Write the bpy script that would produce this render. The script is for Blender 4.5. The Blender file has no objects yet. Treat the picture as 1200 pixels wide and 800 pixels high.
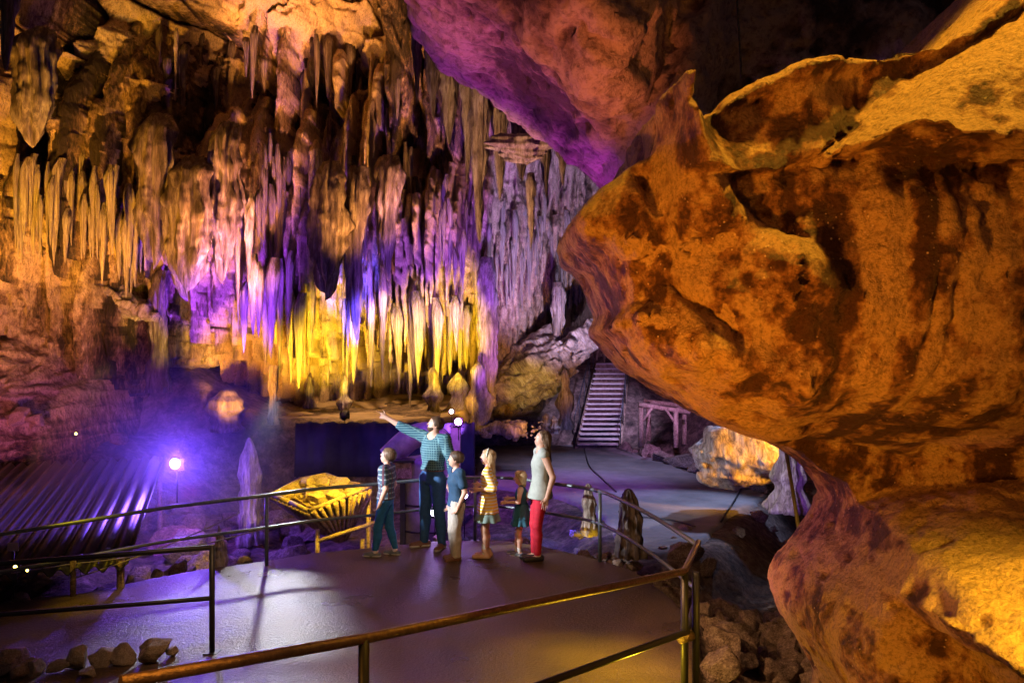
import bpy, bmesh, math, random
import numpy as np
from mathutils import Vector, Matrix
random.seed(7); RNG=np.random.default_rng(7)
S=bpy.context.scene; COL=S.collection
FPX=942.0; HOR=418.0; EYE=2.72
def W(px,py,D):                         # photo measurement at distance D -> world point
    return np.array([(px-600)/FPX*D, D, EYE+(HOR-py)/FPX*D])
# ---------------- camera
cd=bpy.data.cameras.new('camera'); cam=bpy.data.objects.new('camera',cd); COL.objects.link(cam)
cam.location=(0,0,EYE); cam.rotation_euler=(math.pi/2,0,0)
cd.sensor_width=36; cd.lens=FPX/1200*36; cd.shift_y=18/1200; cd.clip_start=.05; cd.clip_end=300
S.camera=cam
S.view_settings.view_transform='Standard'; S.view_settings.look='None'
S.view_settings.exposure=0.5; S.view_settings.gamma=1
w=bpy.data.worlds.new('World'); S.world=w; w.use_nodes=True
bg=w.node_tree.nodes['Background']; bg.inputs[0].default_value=(.52,.34,.40,1); bg.inputs[1].default_value=.035
S.cycles.max_bounces=4; S.cycles.diffuse_bounces=2; S.cycles.glossy_bounces=2
def spot(loc,target,color,power,angle=60,blend=.6,size=.15):  # serves the cave's show lights and the added fixtureless fills
    l=bpy.data.lights.new('cave_or_fill_spot','SPOT'); l.energy=power; l.color=color
    l.spot_size=math.radians(angle); l.spot_blend=blend; l.shadow_soft_size=size
    o=bpy.data.objects.new('cave_or_fill_spot',l); COL.objects.link(o); o.location=tuple(loc)
    d=Vector(tuple(target))-Vector(tuple(loc)); o.rotation_euler=d.to_track_quat('-Z','Y').to_euler(); return o
def point(loc,color,power,size=.15):
    l=bpy.data.lights.new('cave_lamp_light','POINT'); l.energy=power; l.color=color; l.shadow_soft_size=size
    o=bpy.data.objects.new('cave_lamp_light',l); COL.objects.link(o); o.location=tuple(loc); return o
ORANGE=(1,.38,.04); AMBER=(1,.42,.03); YEL=(1,.63,.02); BLUE=(.10,.06,1); VIO=(.36,.08,1); PUR=(.6,.12,1)
WHITE=(.85,.92,1); LAV=(.60,.50,1); RED=(1,.03,.12); MAG=(1,.06,.55); SKYB=(.45,.55,1); PINK=(1,.35,.3)
# --- coloured show lights of the cave and added fills (positions in metres, aimed at measured spots of rock)
def wp(px,py,D): return W(px,py,D)
# warm orange wash over the upper blocks, lamps near the foot of the wall
spot((-8.0,12.0,1.0),wp(90,60,17),AMBER,4200,72); spot((-5.0,16.8,1.2),wp(260,0,21),ORANGE,6000,38); spot((-2.0,17.5,1.5),wp(400,20,22),(1,.42,.08),7000,40); spot((.8,17.5,1.5),wp(500,90,22),(1,.42,.2),3000,48)
# violet / blue on the middle curtains
spot((-5.2,17,.8),wp(240,240,21),(.26,.05,1),4200,46); spot((-3.2,18.8,1.4),wp(400,270,24),BLUE,6500,22)
spot((-1.2,18.0,.8),wp(470,240,25),(.34,.10,1),3200,46); spot((.6,18,.2),wp(570,240,26),(.42,.10,1),2000,46)
# cool white-lavender on the right cascade
spot((2.4,17,.4),wp(655,255,28),(.60,.50,1),5200,42)
spot((1.2,17.5,.4),wp(600,380,27),AMBER,900,40)
# yellow uplights on the low draperies
spot((-4.6,18.6,1.2),wp(390,335,25),YEL,2700,50); spot((-1.2,18.2,1.7),wp(500,350,26),YEL,3600,40); spot((-6.2,16.6,1.0),wp(315,350,25),AMBER,1900,40)
spot((-3.2,21.0,5.0),wp(430,474,22.0),(1,.55,.2),650,84)  # downlight added to brighten the sand
point(wp(541,470,21.3),(1,.5,.03),8)
# left amber
spot((-8,13.0,.8),wp(40,260,17),AMBER,1400,66); spot((-6.3,16.8,1.2),wp(150,350,20),YEL,600,18); spot((-5,17.5,1.2),wp(235,395,21),YEL,200,22)
spot((-7.5,11.5,.8),wp(90,450,17),(1,.22,.28),600,56)
# orange key on the big boulder: floor lamp on the left below, gold lamp high above
spot((-.9,2.4,1.1),wp(870,350,5),(1,.33,.02),640,54,.9); spot((-1.2,1.0,3.6),wp(1040,360,4.6),(1,.33,.03),120,62,.9); spot((2.6,3.7,8.4),(2.6,4.6,3.4),(1,.50,.04),1500,60,.7)  # middle spot is an added fill from the front left
spot((3.0,3.3,2.15),(2.7,4.2,.9),(1,.56,.04),290,84,.8)  # unseen spot added to brighten the lower ledge
# warm red and magenta on the ceiling
spot((-.5,7.5,.9),wp(620,20,10),(1,.24,.08),950,38); spot((1.6,12.5,.2),wp(600,130,12),(.75,.05,1),800,40)
# plaza
spot((5.5,18,4.5),wp(790,590,16),SKYB,900,56); spot((0,19,5),wp(640,550,19),VIO,500,60); spot((2.5,21,4.6),wp(720,545,22),(.5,.5,1),520,80,.9); spot((3.9,22,4.5),wp(710,480,28),LAV,2200,34); spot((.5,20,1.5),wp(625,445,26.5),(.95,.75,.12),420,22); spot((5.0,20,2.5),wp(800,480,25),(.6,.3,.8),900,60)
# people key and floor sheen
spot((-5.3,8.7,2.9),(-.6,11.3,1.35),(.95,.95,1),2200,27,.5,.06)
spot((-4.5,15.4,2.0),(-3.0,8.3,0),(.92,.92,1),1150,22,.9,.10)
# lights of the built lamps, plus added spots without fixtures
point(tuple(W(205,543,13.75)),(.19,.07,1),250,.07)
spot((-7.5,15.5,2.8),(-5.5,12,0),(.10,.05,1),70,120,.9,.2); spot((-5,14.5,3.5),(-3.6,15.5,0),(.12,.05,1),260,100,.9,.2)  # broad blue spots added as ambient for the lower left
spot(tuple(W(405,600,11.0)+np.array([0,.3,1.1])),tuple(W(375,580,12.4)),YEL,420,80,.7,.05)
point(tuple(W(537,494,12.6)),(.6,.1,1),10,.06); point(tuple(W(509,600,12.45)),(.40,.12,1),4,.06); point(tuple(W(544,580,12.6)),(.42,.14,1),5,.06)
spot(tuple(W(470,500,11.9)+np.array([0,0,1.6])),tuple(W(500,590,13.2)),(.22,.06,1),100,70,.8)
spot(tuple(W(655,600,12.0)),tuple(W(640,560,15)),(.06,.05,1),400,90,.8)
spot((-5.2,9.3,1.6),(-4.7,9.7,-.1),YEL,60,60,.8)
point((1.05,6.3,.22),YEL,12,.05); spot((.9,7.2,2.0),(.6,7.0,0),YEL,230,60,1); spot((-.5,5.8,2.5),(2.9,8.0,-.4),(1,.5,.2),420,44,.9)  # last spot is added, without a fixture, to brighten the rubble
spot((-1.9,3.0,2.0),(-1.1,4.1,1.25),ORANGE,30,80,.9)
spot(tuple(W(690,640,12.0)),tuple(W(680,625,12.5)),YEL,10,80)
spot((5.2,13.2,1.5),tuple(W(860,530,15.5)),AMBER,650,50,.7); spot(tuple(W(900,600,11.5)),tuple(W(925,560,13.2)),(.3,.1,1),50,60)
spot((3.5,15,3.6),tuple(W(930,535,13.2)),WHITE,90,40)
spot(tuple(W(225,570,14)),tuple(W(220,590,14.5)),RED,30,80)
spot((-1.8,9.5,.8),wp(580,190,14.5),(1,.5,.2),2000,28)
spot((-1,4.5,5.0),(-.8,8.6,0),(1,.55,.25),420,74,.9)  # overhead spot added to warm the walkway
# many small saturated accents along the wall
for px,py,c,p in [(30,270,YEL,500),(70,200,AMBER,500),(125,345,YEL,500),(215,110,(1,.5,.1),500),(100,70,(1,.7,.1),700),(295,430,AMBER,420),(445,430,(1,.6,.08),500),(100,480,(1,.35,.3),420),(375,175,PINK,500),(450,165,PINK,600),(250,35,(1,.45,.15),900),(550,300,(1,.6,.3),700),(700,300,(.4,.45,1),900),]:
    D=17 if px<170 else (21 if px<280 else 25); t=wp(px,py,D); spot((t[0]*.80+(px%7-3)*.25,(16.9 if D==21 else D-5.5),1.6),t,c,p,15,.6,.08)
spot((.9,7.3,.4),(2.1,6.6,1.0),MAG,26,40,.8)
spot((.1,2.8,.5),wp(1000,760,5),(1,.38,.025),260,46,1)  # spot added to brighten the boulder's lower apron
spot((-4.6,16.5,1.2),wp(230,95,21),(1,.36,.18),3200,40)
for px,py,c,p,D in [(130,60,(1,.6,.05),900,17.5),(60,130,(1,.5,.05),700,17),(340,110,ORANGE,1100,22),(430,60,(1,.45,.1),1100,22),(150,180,(1,.45,.05),600,18),(20,350,(1,.5,.04),500,16.5),(120,300,ORANGE,700,18),(210,380,(1,.55,.02),500,20),(300,380,(1,.5,.05),700,22)]:
    t=wp(px,py,D); spot((t[0]*.85,D-6.5,2.4),t,c,p,14,.8,.1)
# ---------------- tagging
def tag(o,label=None,cat=None,group=None,kind=None):
    if label:o['label']=label
    if cat:o['category']=cat
    if group:o['group']=group
    if kind:o['kind']=kind
    return o
def empty(name,loc=(0,0,0),rz=0,label=None,cat=None,group=None):
    o=bpy.data.objects.new(name,None); COL.objects.link(o); o.location=tuple(loc); o.rotation_euler=(0,0,rz)
    o.empty_display_size=.1
    return tag(o,label,cat,group)
def link(name,me,mat=None,parent=None,loc=None):
    o=bpy.data.objects.new(name,me); COL.objects.link(o)
    if mat: me.materials.append(mat)
    if parent: o.parent=parent
    if loc is not None: o.location=tuple(loc)
    return o
def fast_mesh(name,v,f,smooth=True):
    me=bpy.data.meshes.new(name); v=np.ascontiguousarray(v,dtype=np.float32); f=np.ascontiguousarray(f,dtype=np.int32)
    k=f.shape[1]; me.vertices.add(len(v)); me.vertices.foreach_set('co',v.ravel())
    me.loops.add(f.size); me.loops.foreach_set('vertex_index',f.ravel())
    me.polygons.add(len(f)); me.polygons.foreach_set('loop_start',np.arange(0,f.size,k,dtype=np.int32))
    me.polygons.foreach_set('use_smooth',np.full(len(f),smooth))
    me.update(calc_edges=True); return me
def set_attr(me,name,a):
    at=me.attributes.new(name,'FLOAT','POINT'); at.data.foreach_set('value',np.ascontiguousarray(a,dtype=np.float32))
def copy_tree(o,parent=None):
    c=o.copy(); COL.objects.link(c); c.parent=parent
    for ch in list(o.children): copy_tree(ch,c)
    return c
# ---------------- noise
def _hash(ix,iy,iz,seed):
    h=(ix.astype(np.uint32)*np.uint32(374761393)+iy.astype(np.uint32)*np.uint32(668265263)+iz.astype(np.uint32)*np.uint32(2147483647)+np.uint32((seed*974711)%4294967291))
    h=(h^(h>>np.uint32(13)))*np.uint32(1274126177); h^=h>>np.uint32(16); h=h*np.uint32(2246822519); h^=h>>np.uint32(15)
    return h.astype(np.float32)/4294967295.0
def vnoise(x,y,z,seed=0):
    x=np.asarray(x,np.float32);y=np.asarray(y,np.float32);z=np.asarray(z,np.float32)
    x,y,z=np.broadcast_arrays(x,y,z)
    ix=np.floor(x).astype(np.int64);iy=np.floor(y).astype(np.int64);iz=np.floor(z).astype(np.int64)
    fx=x-ix;fy=y-iy;fz=z-iz
    fx=fx*fx*(3-2*fx);fy=fy*fy*(3-2*fy);fz=fz*fz*(3-2*fz)
    def H(a,b,c): return _hash(ix+a,iy+b,iz+c,seed)
    x00=H(0,0,0)*(1-fx)+H(1,0,0)*fx; x10=H(0,1,0)*(1-fx)+H(1,1,0)*fx
    x01=H(0,0,1)*(1-fx)+H(1,0,1)*fx; x11=H(0,1,1)*(1-fx)+H(1,1,1)*fx
    return ((x00*(1-fy)+x10*fy)*(1-fz)+(x01*(1-fy)+x11*fy)*fz)*2-1
def fbm(x,y,z,oct=4,seed=0,gain=.5):
    s=0;a=1;f=1
    for i in range(oct):
        s=s+a*vnoise(np.asarray(x)*f+i*17.3,np.asarray(y)*f+i*5.1,np.asarray(z)*f-i*9.7,seed+i); a*=gain; f*=2.03
    return s
def ridged(x,y,z,oct=4,seed=0,gain=.5):
    s=0;a=1;f=1
    for i in range(oct):
        s=s+a*(1-2*np.abs(vnoise(np.asarray(x)*f+i*7.3,np.asarray(y)*f,np.asarray(z)*f-i*3.7,seed+i))); a*=gain; f*=2.07
    return s
def sstep(a,b,x):
    t=np.clip((x-a)/(b-a),0,1); return t*t*(3-2*t)
def poly_sd(px,py,P):                    # signed distance to polygon, negative inside
    P=np.asarray(P,float); d=np.full(np.shape(px),1e18); ins=np.zeros(np.shape(px),bool)
    for i in range(len(P)):
        a=P[i];b=P[(i+1)%len(P)]; e=b-a; wx=px-a[0]; wy=py-a[1]
        t=np.clip((wx*e[0]+wy*e[1])/(e@e+1e-12),0,1)
        d=np.minimum(d,(wx-e[0]*t)**2+(wy-e[1]*t)**2)
        c=(a[1]>py)!=(b[1]>py)
        with np.errstate(divide='ignore',invalid='ignore'):
            xx=(b[0]-a[0])*(py-a[1])/(b[1]-a[1] if b[1]!=a[1] else 1e-9)+a[0]
        ins^=c&(px<xx)
    d=np.sqrt(d); return np.where(ins,-d,d)
# ---------------- surface nets
def surface_net(F,org,h):
    nx,ny,nz=F.shape; neg=F<0
    c=[(i,j,k) for i in (0,1) for j in (0,1) for k in (0,1)]
    cnt=np.zeros((nx-1,ny-1,nz-1),np.uint8)
    for i,j,k in c: cnt+=neg[i:nx-1+i,j:ny-1+j,k:nz-1+k]
    act=(cnt>0)&(cnt<8); I=np.argwhere(act); idx=np.full(act.shape,-1,np.int64); idx[act]=np.arange(len(I))
    V={q:F[I[:,0]+q[0],I[:,1]+q[1],I[:,2]+q[2]] for q in c}
    acc=np.zeros((len(I),3));n=np.zeros(len(I))
    for a in c:
        for ax in range(3):
            if a[ax]==1: continue
            b=list(a);b[ax]=1;b=tuple(b); va=V[a];vb=V[b]; m=(va<0)!=(vb<0)
            t=np.where(m,va/(va-vb+1e-20),0); p=np.tile(np.array(a,float),(len(I),1)); p[:,ax]=t
            acc[m]+=p[m]; n[m]+=1
    v=(I+acc/n[:,None])*h+np.array(org)
    quads=[]
    for ax in range(3):
        o1,o2=[a for a in range(3) if a!=ax]
        sl=[slice(None)]*3; sl2=[slice(None)]*3; sl[ax]=slice(0,-1); sl2[ax]=slice(1,None)
        A=neg[tuple(sl)];B=neg[tuple(sl2)]; m=A!=B
        E=np.argwhere(m); ok=(E[:,o1]>0)&(E[:,o2]>0)&(E[:,o1]<idx.shape[o1])&(E[:,o2]<idx.shape[o2]); E=E[ok]
        def g(d1,d2):
            q=E.copy();q[:,o1]-=d1;q[:,o2]-=d2; return idx[q[:,0],q[:,1],q[:,2]]
        Q=np.stack([g(1,1),g(0,1),g(0,0),g(1,0)],1)
        fl=A[E[:,0],E[:,1],E[:,2]]
        if ax==1: fl=~fl
        Q[~fl]=Q[~fl][:,::-1]; quads.append(Q)
    Q=np.concatenate(quads); Q=Q[(Q>=0).all(1)]
    return v,Q
def normals(v,f):
    e1=v[f[:,2]]-v[f[:,0]]; e2=v[f[:,3%f.shape[1]]]-v[f[:,1]] if f.shape[1]==4 else v[f[:,1]]-v[f[:,0]]
    fn=np.cross(e1,e2) if f.shape[1]==4 else np.cross(v[f[:,1]]-v[f[:,0]],e1)
    n=np.zeros_like(v)
    for k in range(f.shape[1]): np.add.at(n,f[:,k],fn)
    return n/(np.linalg.norm(n,axis=1)[:,None]+1e-12)
# ---------------- materials
def newmat(name):
    m=bpy.data.materials.new(name); m.use_nodes=True; nt=m.node_tree; b=nt.nodes['Principled BSDF']; return m,nt,b
def nd(nt,t,**k):
    n=nt.nodes.new(t)
    for a,v in k.items():
        if a.startswith('i_'):
            key=a[2:]; key=int(key) if key.isdigit() else key.replace('_',' ')
            n.inputs[key].default_value=v
        else: setattr(n,a,v)
    return n
def ramp(nt,stops,fac=None):
    r=nt.nodes.new('ShaderNodeValToRGB'); e=r.color_ramp.elements
    while len(e)<len(stops): e.new(.5)
    for i,(p,c) in enumerate(stops): e[i].position=p; e[i].color=(*c,1) if len(c)==3 else c
    if fac is not None: nt.links.new(fac,r.inputs[0])
    return r
def rockmat(name,dark,mid,pale,scale=1.0,zs=1.0,rough=.75,bump=.5,bscale=None,attr=None,spec=.35,fine=12,bd=.05,speck=0):
    m,nt,b=newmat(name); L=nt.links.new
    tc=nd(nt,'ShaderNodeTexCoord'); mp=nd(nt,'ShaderNodeMapping'); mp.inputs['Scale'].default_value=(scale,scale,scale*zs)
    L(tc.outputs['Object'],mp.inputs[0])
    n1=nd(nt,'ShaderNodeTexNoise',i_Scale=1.3,i_Detail=9,i_Roughness=.62); L(mp.outputs[0],n1.inputs['Vector'])
    n2=nd(nt,'ShaderNodeTexNoise',i_Scale=5.5,i_Detail=8,i_Roughness=.7,i_Distortion=.4); L(mp.outputs[0],n2.inputs['Vector'])
    mx=nd(nt,'ShaderNodeMath',operation='MULTIPLY_ADD'); L(n2.outputs['Fac'],mx.inputs[0]); mx.inputs[1].default_value=.80; 
    ml=nd(nt,'ShaderNodeMath',operation='MULTIPLY'); L(n1.outputs['Fac'],ml.inputs[0]); ml.inputs[1].default_value=.45; L(ml.outputs[0],mx.inputs[2])
    fac=mx.outputs[0]
    if attr:
        at=nd(nt,'ShaderNodeAttribute',attribute_name=attr)
        a1=nd(nt,'ShaderNodeMath',operation='MULTIPLY_ADD'); L(at.outputs['Fac'],a1.inputs[0]); a1.inputs[1].default_value=.75; a1.inputs[2].default_value=-.38
        a2=nd(nt,'ShaderNodeMath',operation='ADD'); L(fac,a2.inputs[0]); L(a1.outputs[0],a2.inputs[1]); fac=a2.outputs[0]
    r=ramp(nt,[(.47,dark),(.61,mid),(.76,pale)],fac); col=r.outputs[0]
    n6=nd(nt,'ShaderNodeTexNoise',i_Scale=18,i_Detail=5,i_Roughness=.75); L(mp.outputs[0],n6.inputs['Vector']); r6=ramp(nt,[(.36,(.30,.26,.25)),(.52,(1,1,1))],n6.outputs['Fac'])
    x6=nd(nt,'ShaderNodeMix',data_type='RGBA',blend_type='MULTIPLY'); x6.inputs[0].default_value=.75; L(col,x6.inputs[6]); L(r6.outputs[0],x6.inputs[7]); col=x6.outputs[2]
    if speck:
        vo=nd(nt,'ShaderNodeTexVoronoi',i_Scale=speck); L(tc.outputs['Object'],vo.inputs['Vector']); rs=ramp(nt,[(.10,(1,1,1)),(.17,(0,0,0))],vo.outputs['Distance'])
        ng=nd(nt,'ShaderNodeTexNoise',i_Scale=2.2,i_Detail=3); L(tc.outputs['Object'],ng.inputs['Vector']); rg_=ramp(nt,[(.50,(0,0,0)),(.62,(1,1,1))],ng.outputs['Fac'])
        mm=nd(nt,'ShaderNodeMath',operation='MULTIPLY'); L(rs.outputs[0],mm.inputs[0]); L(rg_.outputs[0],mm.inputs[1])
        x7=nd(nt,'ShaderNodeMix',data_type='RGBA'); L(mm.outputs[0],x7.inputs[0]); L(col,x7.inputs[6]); x7.inputs[7].default_value=(.8,.6,.4,1); col=x7.outputs[2]
    L(col,b.inputs['Base Color'])
    b.inputs['Roughness'].default_value=rough; b.inputs['Specular IOR Level'].default_value=spec
    bs=bscale or scale
    mp2=nd(nt,'ShaderNodeMapping'); mp2.inputs['Scale'].default_value=(bs,bs,bs*zs); L(tc.outputs['Object'],mp2.inputs[0])
    n3=nd(nt,'ShaderNodeTexNoise',i_Scale=fine,i_Detail=10,i_Roughness=.72); L(mp2.outputs[0],n3.inputs['Vector'])
    mu=nd(nt,'ShaderNodeTexVoronoi',i_Scale=fine*.6); L(mp2.outputs[0],mu.inputs['Vector'])
    ad=nd(nt,'ShaderNodeMath',operation='MULTIPLY_ADD'); L(mu.outputs['Distance'],ad.inputs[0]); ad.inputs[1].default_value=.35; L(n3.outputs['Fac'],ad.inputs[2])
    bp=nd(nt,'ShaderNodeBump',i_Strength=bump,i_Distance=bd); L(ad.outputs[0],bp.inputs['Height']); L(bp.outputs[0],b.inputs['Normal'])
    return m
def flatmat(name,col,rough=.6,metal=0,spec=.5,var=.25,vs=20,bump=0.1,em=None,es=1):
    m,nt,b=newmat(name); L=nt.links.new
    tc=nd(nt,'ShaderNodeTexCoord'); n=nd(nt,'ShaderNodeTexNoise',i_Scale=vs,i_Detail=6,i_Roughness=.65); L(tc.outputs['Object'],n.inputs['Vector'])
    c=np.array(col); r=ramp(nt,[(.25,tuple(c*(1-var))),(.75,tuple(np.minimum(c*(1+var),1)))],n.outputs['Fac']); L(r.outputs[0],b.inputs['Base Color'])
    b.inputs['Roughness'].default_value=rough; b.inputs['Metallic'].default_value=metal; b.inputs['Specular IOR Level'].default_value=spec
    if bump: 
        bp=nd(nt,'ShaderNodeBump',i_Strength=bump,i_Distance=.01); L(n.outputs['Fac'],bp.inputs['Height']); L(bp.outputs[0],b.inputs['Normal'])
    if em: b.inputs['Emission Color'].default_value=(*em,1); b.inputs['Emission Strength'].default_value=es
    return m
# ---------------- small mesh builders (accumulate quads/tris in bmesh)
def bm_box(bm,c,s,R=None,bev=0):
    g=bmesh.ops.create_cube(bm,size=1); M=Matrix.Translation(Vector(tuple(c)))@(R.to_4x4() if R else Matrix())@Matrix.Diagonal((*s,1))
    bmesh.ops.transform(bm,matrix=M,verts=g['verts'])
    if bev:
        es=list({e for v in g['verts'] for e in v.link_edges}); bmesh.ops.bevel(bm,geom=es,offset=bev,segments=2,affect='EDGES')
def bm_tube(bm,pts,r,seg=10,closed=False,caps=True):
    pts=[Vector(tuple(p)) for p in pts]; rr=r if hasattr(r,'__len__') else [r]*len(pts); rings=[]
    up=Vector((0,0,1))
    for i,p in enumerate(pts):
        t=(pts[min(i+1,len(pts)-1)]-pts[max(i-1,0)]).normalized()
        a=t.cross(up); 
        if a.length<1e-3: a=t.cross(Vector((1,0,0)))
        a.normalize(); b=t.cross(a).normalized()
        rings.append([bm.verts.new(p+(a*math.cos(2*math.pi*k/seg)+b*math.sin(2*math.pi*k/seg))*rr[i]) for k in range(seg)])
    for i in range(len(rings)-1):
        for k in range(seg):
            f=bm.faces.new((rings[i][k],rings[i][(k+1)%seg],rings[i+1][(k+1)%seg],rings[i+1][k])); f.smooth=True
    if caps:
        bm.faces.new(rings[0][::-1]); bm.faces.new(rings[-1])
def bm_obj(name,bm,mat,parent=None,loc=None):
    bmesh.ops.recalc_face_normals(bm,faces=bm.faces[:])
    me=bpy.data.meshes.new(name); bm.to_mesh(me); bm.free(); return link(name,me,mat,parent,loc)
def tube_obj(name,pts,r,mat,parent=None,seg=10):
    bm=bmesh.new(); bm_tube(bm,pts,r,seg); return bm_obj(name,bm,mat,parent)
def box_obj(name,c,s,mat,parent=None,R=None,bev=0):
    bm=bmesh.new(); bm_box(bm,c,s,R,bev); return bm_obj(name,bm,mat,parent)
# ================= rock materials (stone colours; the boulder's tone also holds painted shade)
M_wall=rockmat('limestone_wall',(.045,.03,.028),(.30,.19,.12),(.70,.52,.36),scale=1.5,zs=.55,attr='tone',bump=1.0,bscale=1.3,fine=6,bd=.2,rough=.55)
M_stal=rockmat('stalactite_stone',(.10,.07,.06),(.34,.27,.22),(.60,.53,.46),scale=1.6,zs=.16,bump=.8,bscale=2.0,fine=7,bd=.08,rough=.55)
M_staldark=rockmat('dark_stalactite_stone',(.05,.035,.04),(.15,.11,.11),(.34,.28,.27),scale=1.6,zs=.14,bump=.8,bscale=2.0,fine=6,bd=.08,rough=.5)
M_ground=rockmat('cave_earth',(.035,.025,.022),(.13,.09,.07),(.30,.22,.17),scale=.7,bump=.8,bscale=1.5,fine=8,bd=.08,rough=.85)
M_rubble=rockmat('rubble_stone',(.06,.04,.035),(.20,.14,.11),(.40,.31,.25),scale=2.2,bump=.7,bscale=3,fine=8,bd=.04,rough=.75)
M_boulder=rockmat('boulder_stone',(.09,.035,.016),(.36,.17,.07),(.66,.42,.20),scale=2.2,attr='tone',bump=1.0,bscale=2.6,fine=9,bd=.07,rough=.5,spec=.5,speck=22)
M_ceil=rockmat('ceiling_stone',(.10,.06,.06),(.34,.22,.19),(.58,.42,.36),scale=.5,attr='tone',bump=.9,bscale=1.2,fine=9,bd=.09,rough=.7)
# ================= back wall of the cave: one height-field sheet with flutes, fringes and blocks
_bx=np.array([-24,-16,-11,-8,-4,0,3,8,14,20]); _by=np.array([4,12,17.5,21.5,25.5,27,33,31.5,22,10])
def ybase(x,z):
    b=np.interp(x,_bx,_by)
    b=b-np.clip(z-9,0,5)*.35-np.clip(z-13,0,20)*1.5
    return b
RES=.034
gx=np.arange(-20,15,RES); gz=np.arange(-1.6,17.5,RES); X,Z=np.meshgrid(gx,gz,indexing='ij')
Y=ybase(X,Z); B0=Y.copy()
PX=600+FPX*X/Y; PY=HOR-FPX*(Z-EYE)/Y
def wallx(px,py):                        # place on the nominal wall for a measured point
    x=(px-600)/FPX*26.; 
    for _ in range(8):
        y=ybase(x,EYE); zz=EYE+(HOR-py)/FPX*y; y=ybase(x,zz); x=(px-600)/FPX*y
    return float(x),float(EYE+(HOR-py)/FPX*y),float(y)
# big undulation
Y+=fbm(X*.22,0*X,Z*.22,3,3)*1.0
# tilted angular blocks in the upper part
N=150; sx=RNG.uniform(-20,15,N); sz=RNG.uniform(6,17,N); off=RNG.uniform(-1.2,.9,N); ta=RNG.normal(0,.35,N); tb=RNG.normal(0,.35,N); pt=RNG.uniform(.5,1.15,N)
wx=X+fbm(X*.5,0*X,Z*.5,3,31)*.55; wz=Z+fbm(X*.5,3+0*X,Z*.5,3,37)*.55
d1=np.full(X.shape,1e9);d2=d1.copy();ii=np.zeros(X.shape,int)
for k in range(N):
    d=(wx-sx[k])**2+((wz-sz[k])*1.15)**2; m=d<d1; d2=np.where(m,d1,np.minimum(d2,d)); ii=np.where(m,k,ii); d1=np.where(m,d,d1)
edge=np.sqrt(d2)-np.sqrt(d1)
blk=off[ii]+ta[ii]*(wx-sx[ii])+tb[ii]*(wz-sz[ii])+.7*np.exp(-(edge/.10)**2)
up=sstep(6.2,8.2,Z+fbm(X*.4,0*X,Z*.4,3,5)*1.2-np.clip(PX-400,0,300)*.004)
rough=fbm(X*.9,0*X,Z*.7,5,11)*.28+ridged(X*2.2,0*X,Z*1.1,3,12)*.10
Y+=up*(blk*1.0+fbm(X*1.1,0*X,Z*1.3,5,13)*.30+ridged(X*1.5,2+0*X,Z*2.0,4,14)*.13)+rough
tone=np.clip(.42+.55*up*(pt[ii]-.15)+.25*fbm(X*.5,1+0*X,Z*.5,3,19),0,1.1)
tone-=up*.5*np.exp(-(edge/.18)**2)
# shelf that carries the long fringe, recess below it
shelf=sstep(345,285,PY+12*fbm(PX*.02,0*PX,0*PX,3,8))
mid=((PX>120)&(PX<730))*1.0
Y+=-shelf*(1-up)*.9*sstep(120,240,PX)+(1-shelf)*1.6*sstep(120,260,PX)*sstep(600,550,PX)
# dark openings
for (cx,cy,rx,rz,dep) in [(190,450,45,70,3.5),(245,470,40,40,2.5),(345,470,60,25,2),(470,450,60,30,2.2),(610,430,30,20,1.0),(50,150,40,50,.8),(150,150,40,40,.5),(115,420,30,30,1),(505,120,30,40,1.5)]:
    Y+=dep*np.exp(-(((PX-cx)/rx)**2+((PY-cy)/rz)**2)**2)
# projecting pale lips
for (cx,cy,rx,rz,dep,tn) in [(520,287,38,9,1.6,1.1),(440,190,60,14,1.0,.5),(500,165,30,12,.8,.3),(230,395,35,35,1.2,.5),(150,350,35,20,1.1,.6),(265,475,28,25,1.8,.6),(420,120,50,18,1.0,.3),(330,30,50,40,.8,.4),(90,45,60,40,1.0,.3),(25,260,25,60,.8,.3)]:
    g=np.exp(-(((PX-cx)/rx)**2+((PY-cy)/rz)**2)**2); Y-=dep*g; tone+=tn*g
# flowstone mound, lower left: stepped ledges sloping to the front
mx_=sstep(215,90,PX)*sstep(330,470,PY+fbm(X*.6,0*X,Z*.6,3,23)*25)
sl=(Z+.45*X+.75*fbm(X*.6,0*X,Z*.6,5,24,.6))
led=(np.floor(sl*2.6)+sstep(.0,.35,(sl*2.6)%1.0))/2.6
Y+=-mx_*(4.2-1.15*(Z-.3))+mx_*(led-sl)*1.9
tone+=mx_*(.25*((sl*2.6)%1.0)-.05)
SF=Y.copy()
# flutes, curtains and small stalactites grown on the sheet
def stal(x,ztip,ln,wd,yf,tn,lean=.5,sharp=.55):
    i0=max(0,int((x-wd-gx[0])/RES)); i1=min(len(gx),int((x+wd-gx[0])/RES)+2); j0=max(0,int((ztip-gz[0])/RES)); j1=min(len(gz),int((ztip+ln*1.6-gz[0])/RES)+1)
    if i1-i0<2 or j1-j0<3: return
    xx=gx[i0:i1][:,None]; zz=gz[j0:j1][None,:]; t=(zz-ztip)/ln
    ph=x*13.7; wob=.12*wd*np.sin(zz*3.1+ph)
    r=wd*.5*np.clip(t,0,1)**sharp*(1+.12*np.sin(zz*9+ph)+.25*np.clip(t-.6,0,1))
    dx=xx-x-wob; ins=np.abs(dx)<r
    yy=yf-np.sqrt(np.clip(r*r-dx*dx,0,None))*1.9+np.clip(t-.45,0,None)**2*ln*lean+0*zz
    yy+=.02*np.sin((dx/wd)*18+ph)
    sub=Y[i0:i1,j0:j1]; m=ins&(yy<sub)&(t>0); sub[m]=yy[m]; tone[i0:i1,j0:j1][m]=(tn+0*yy)[m]
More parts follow.
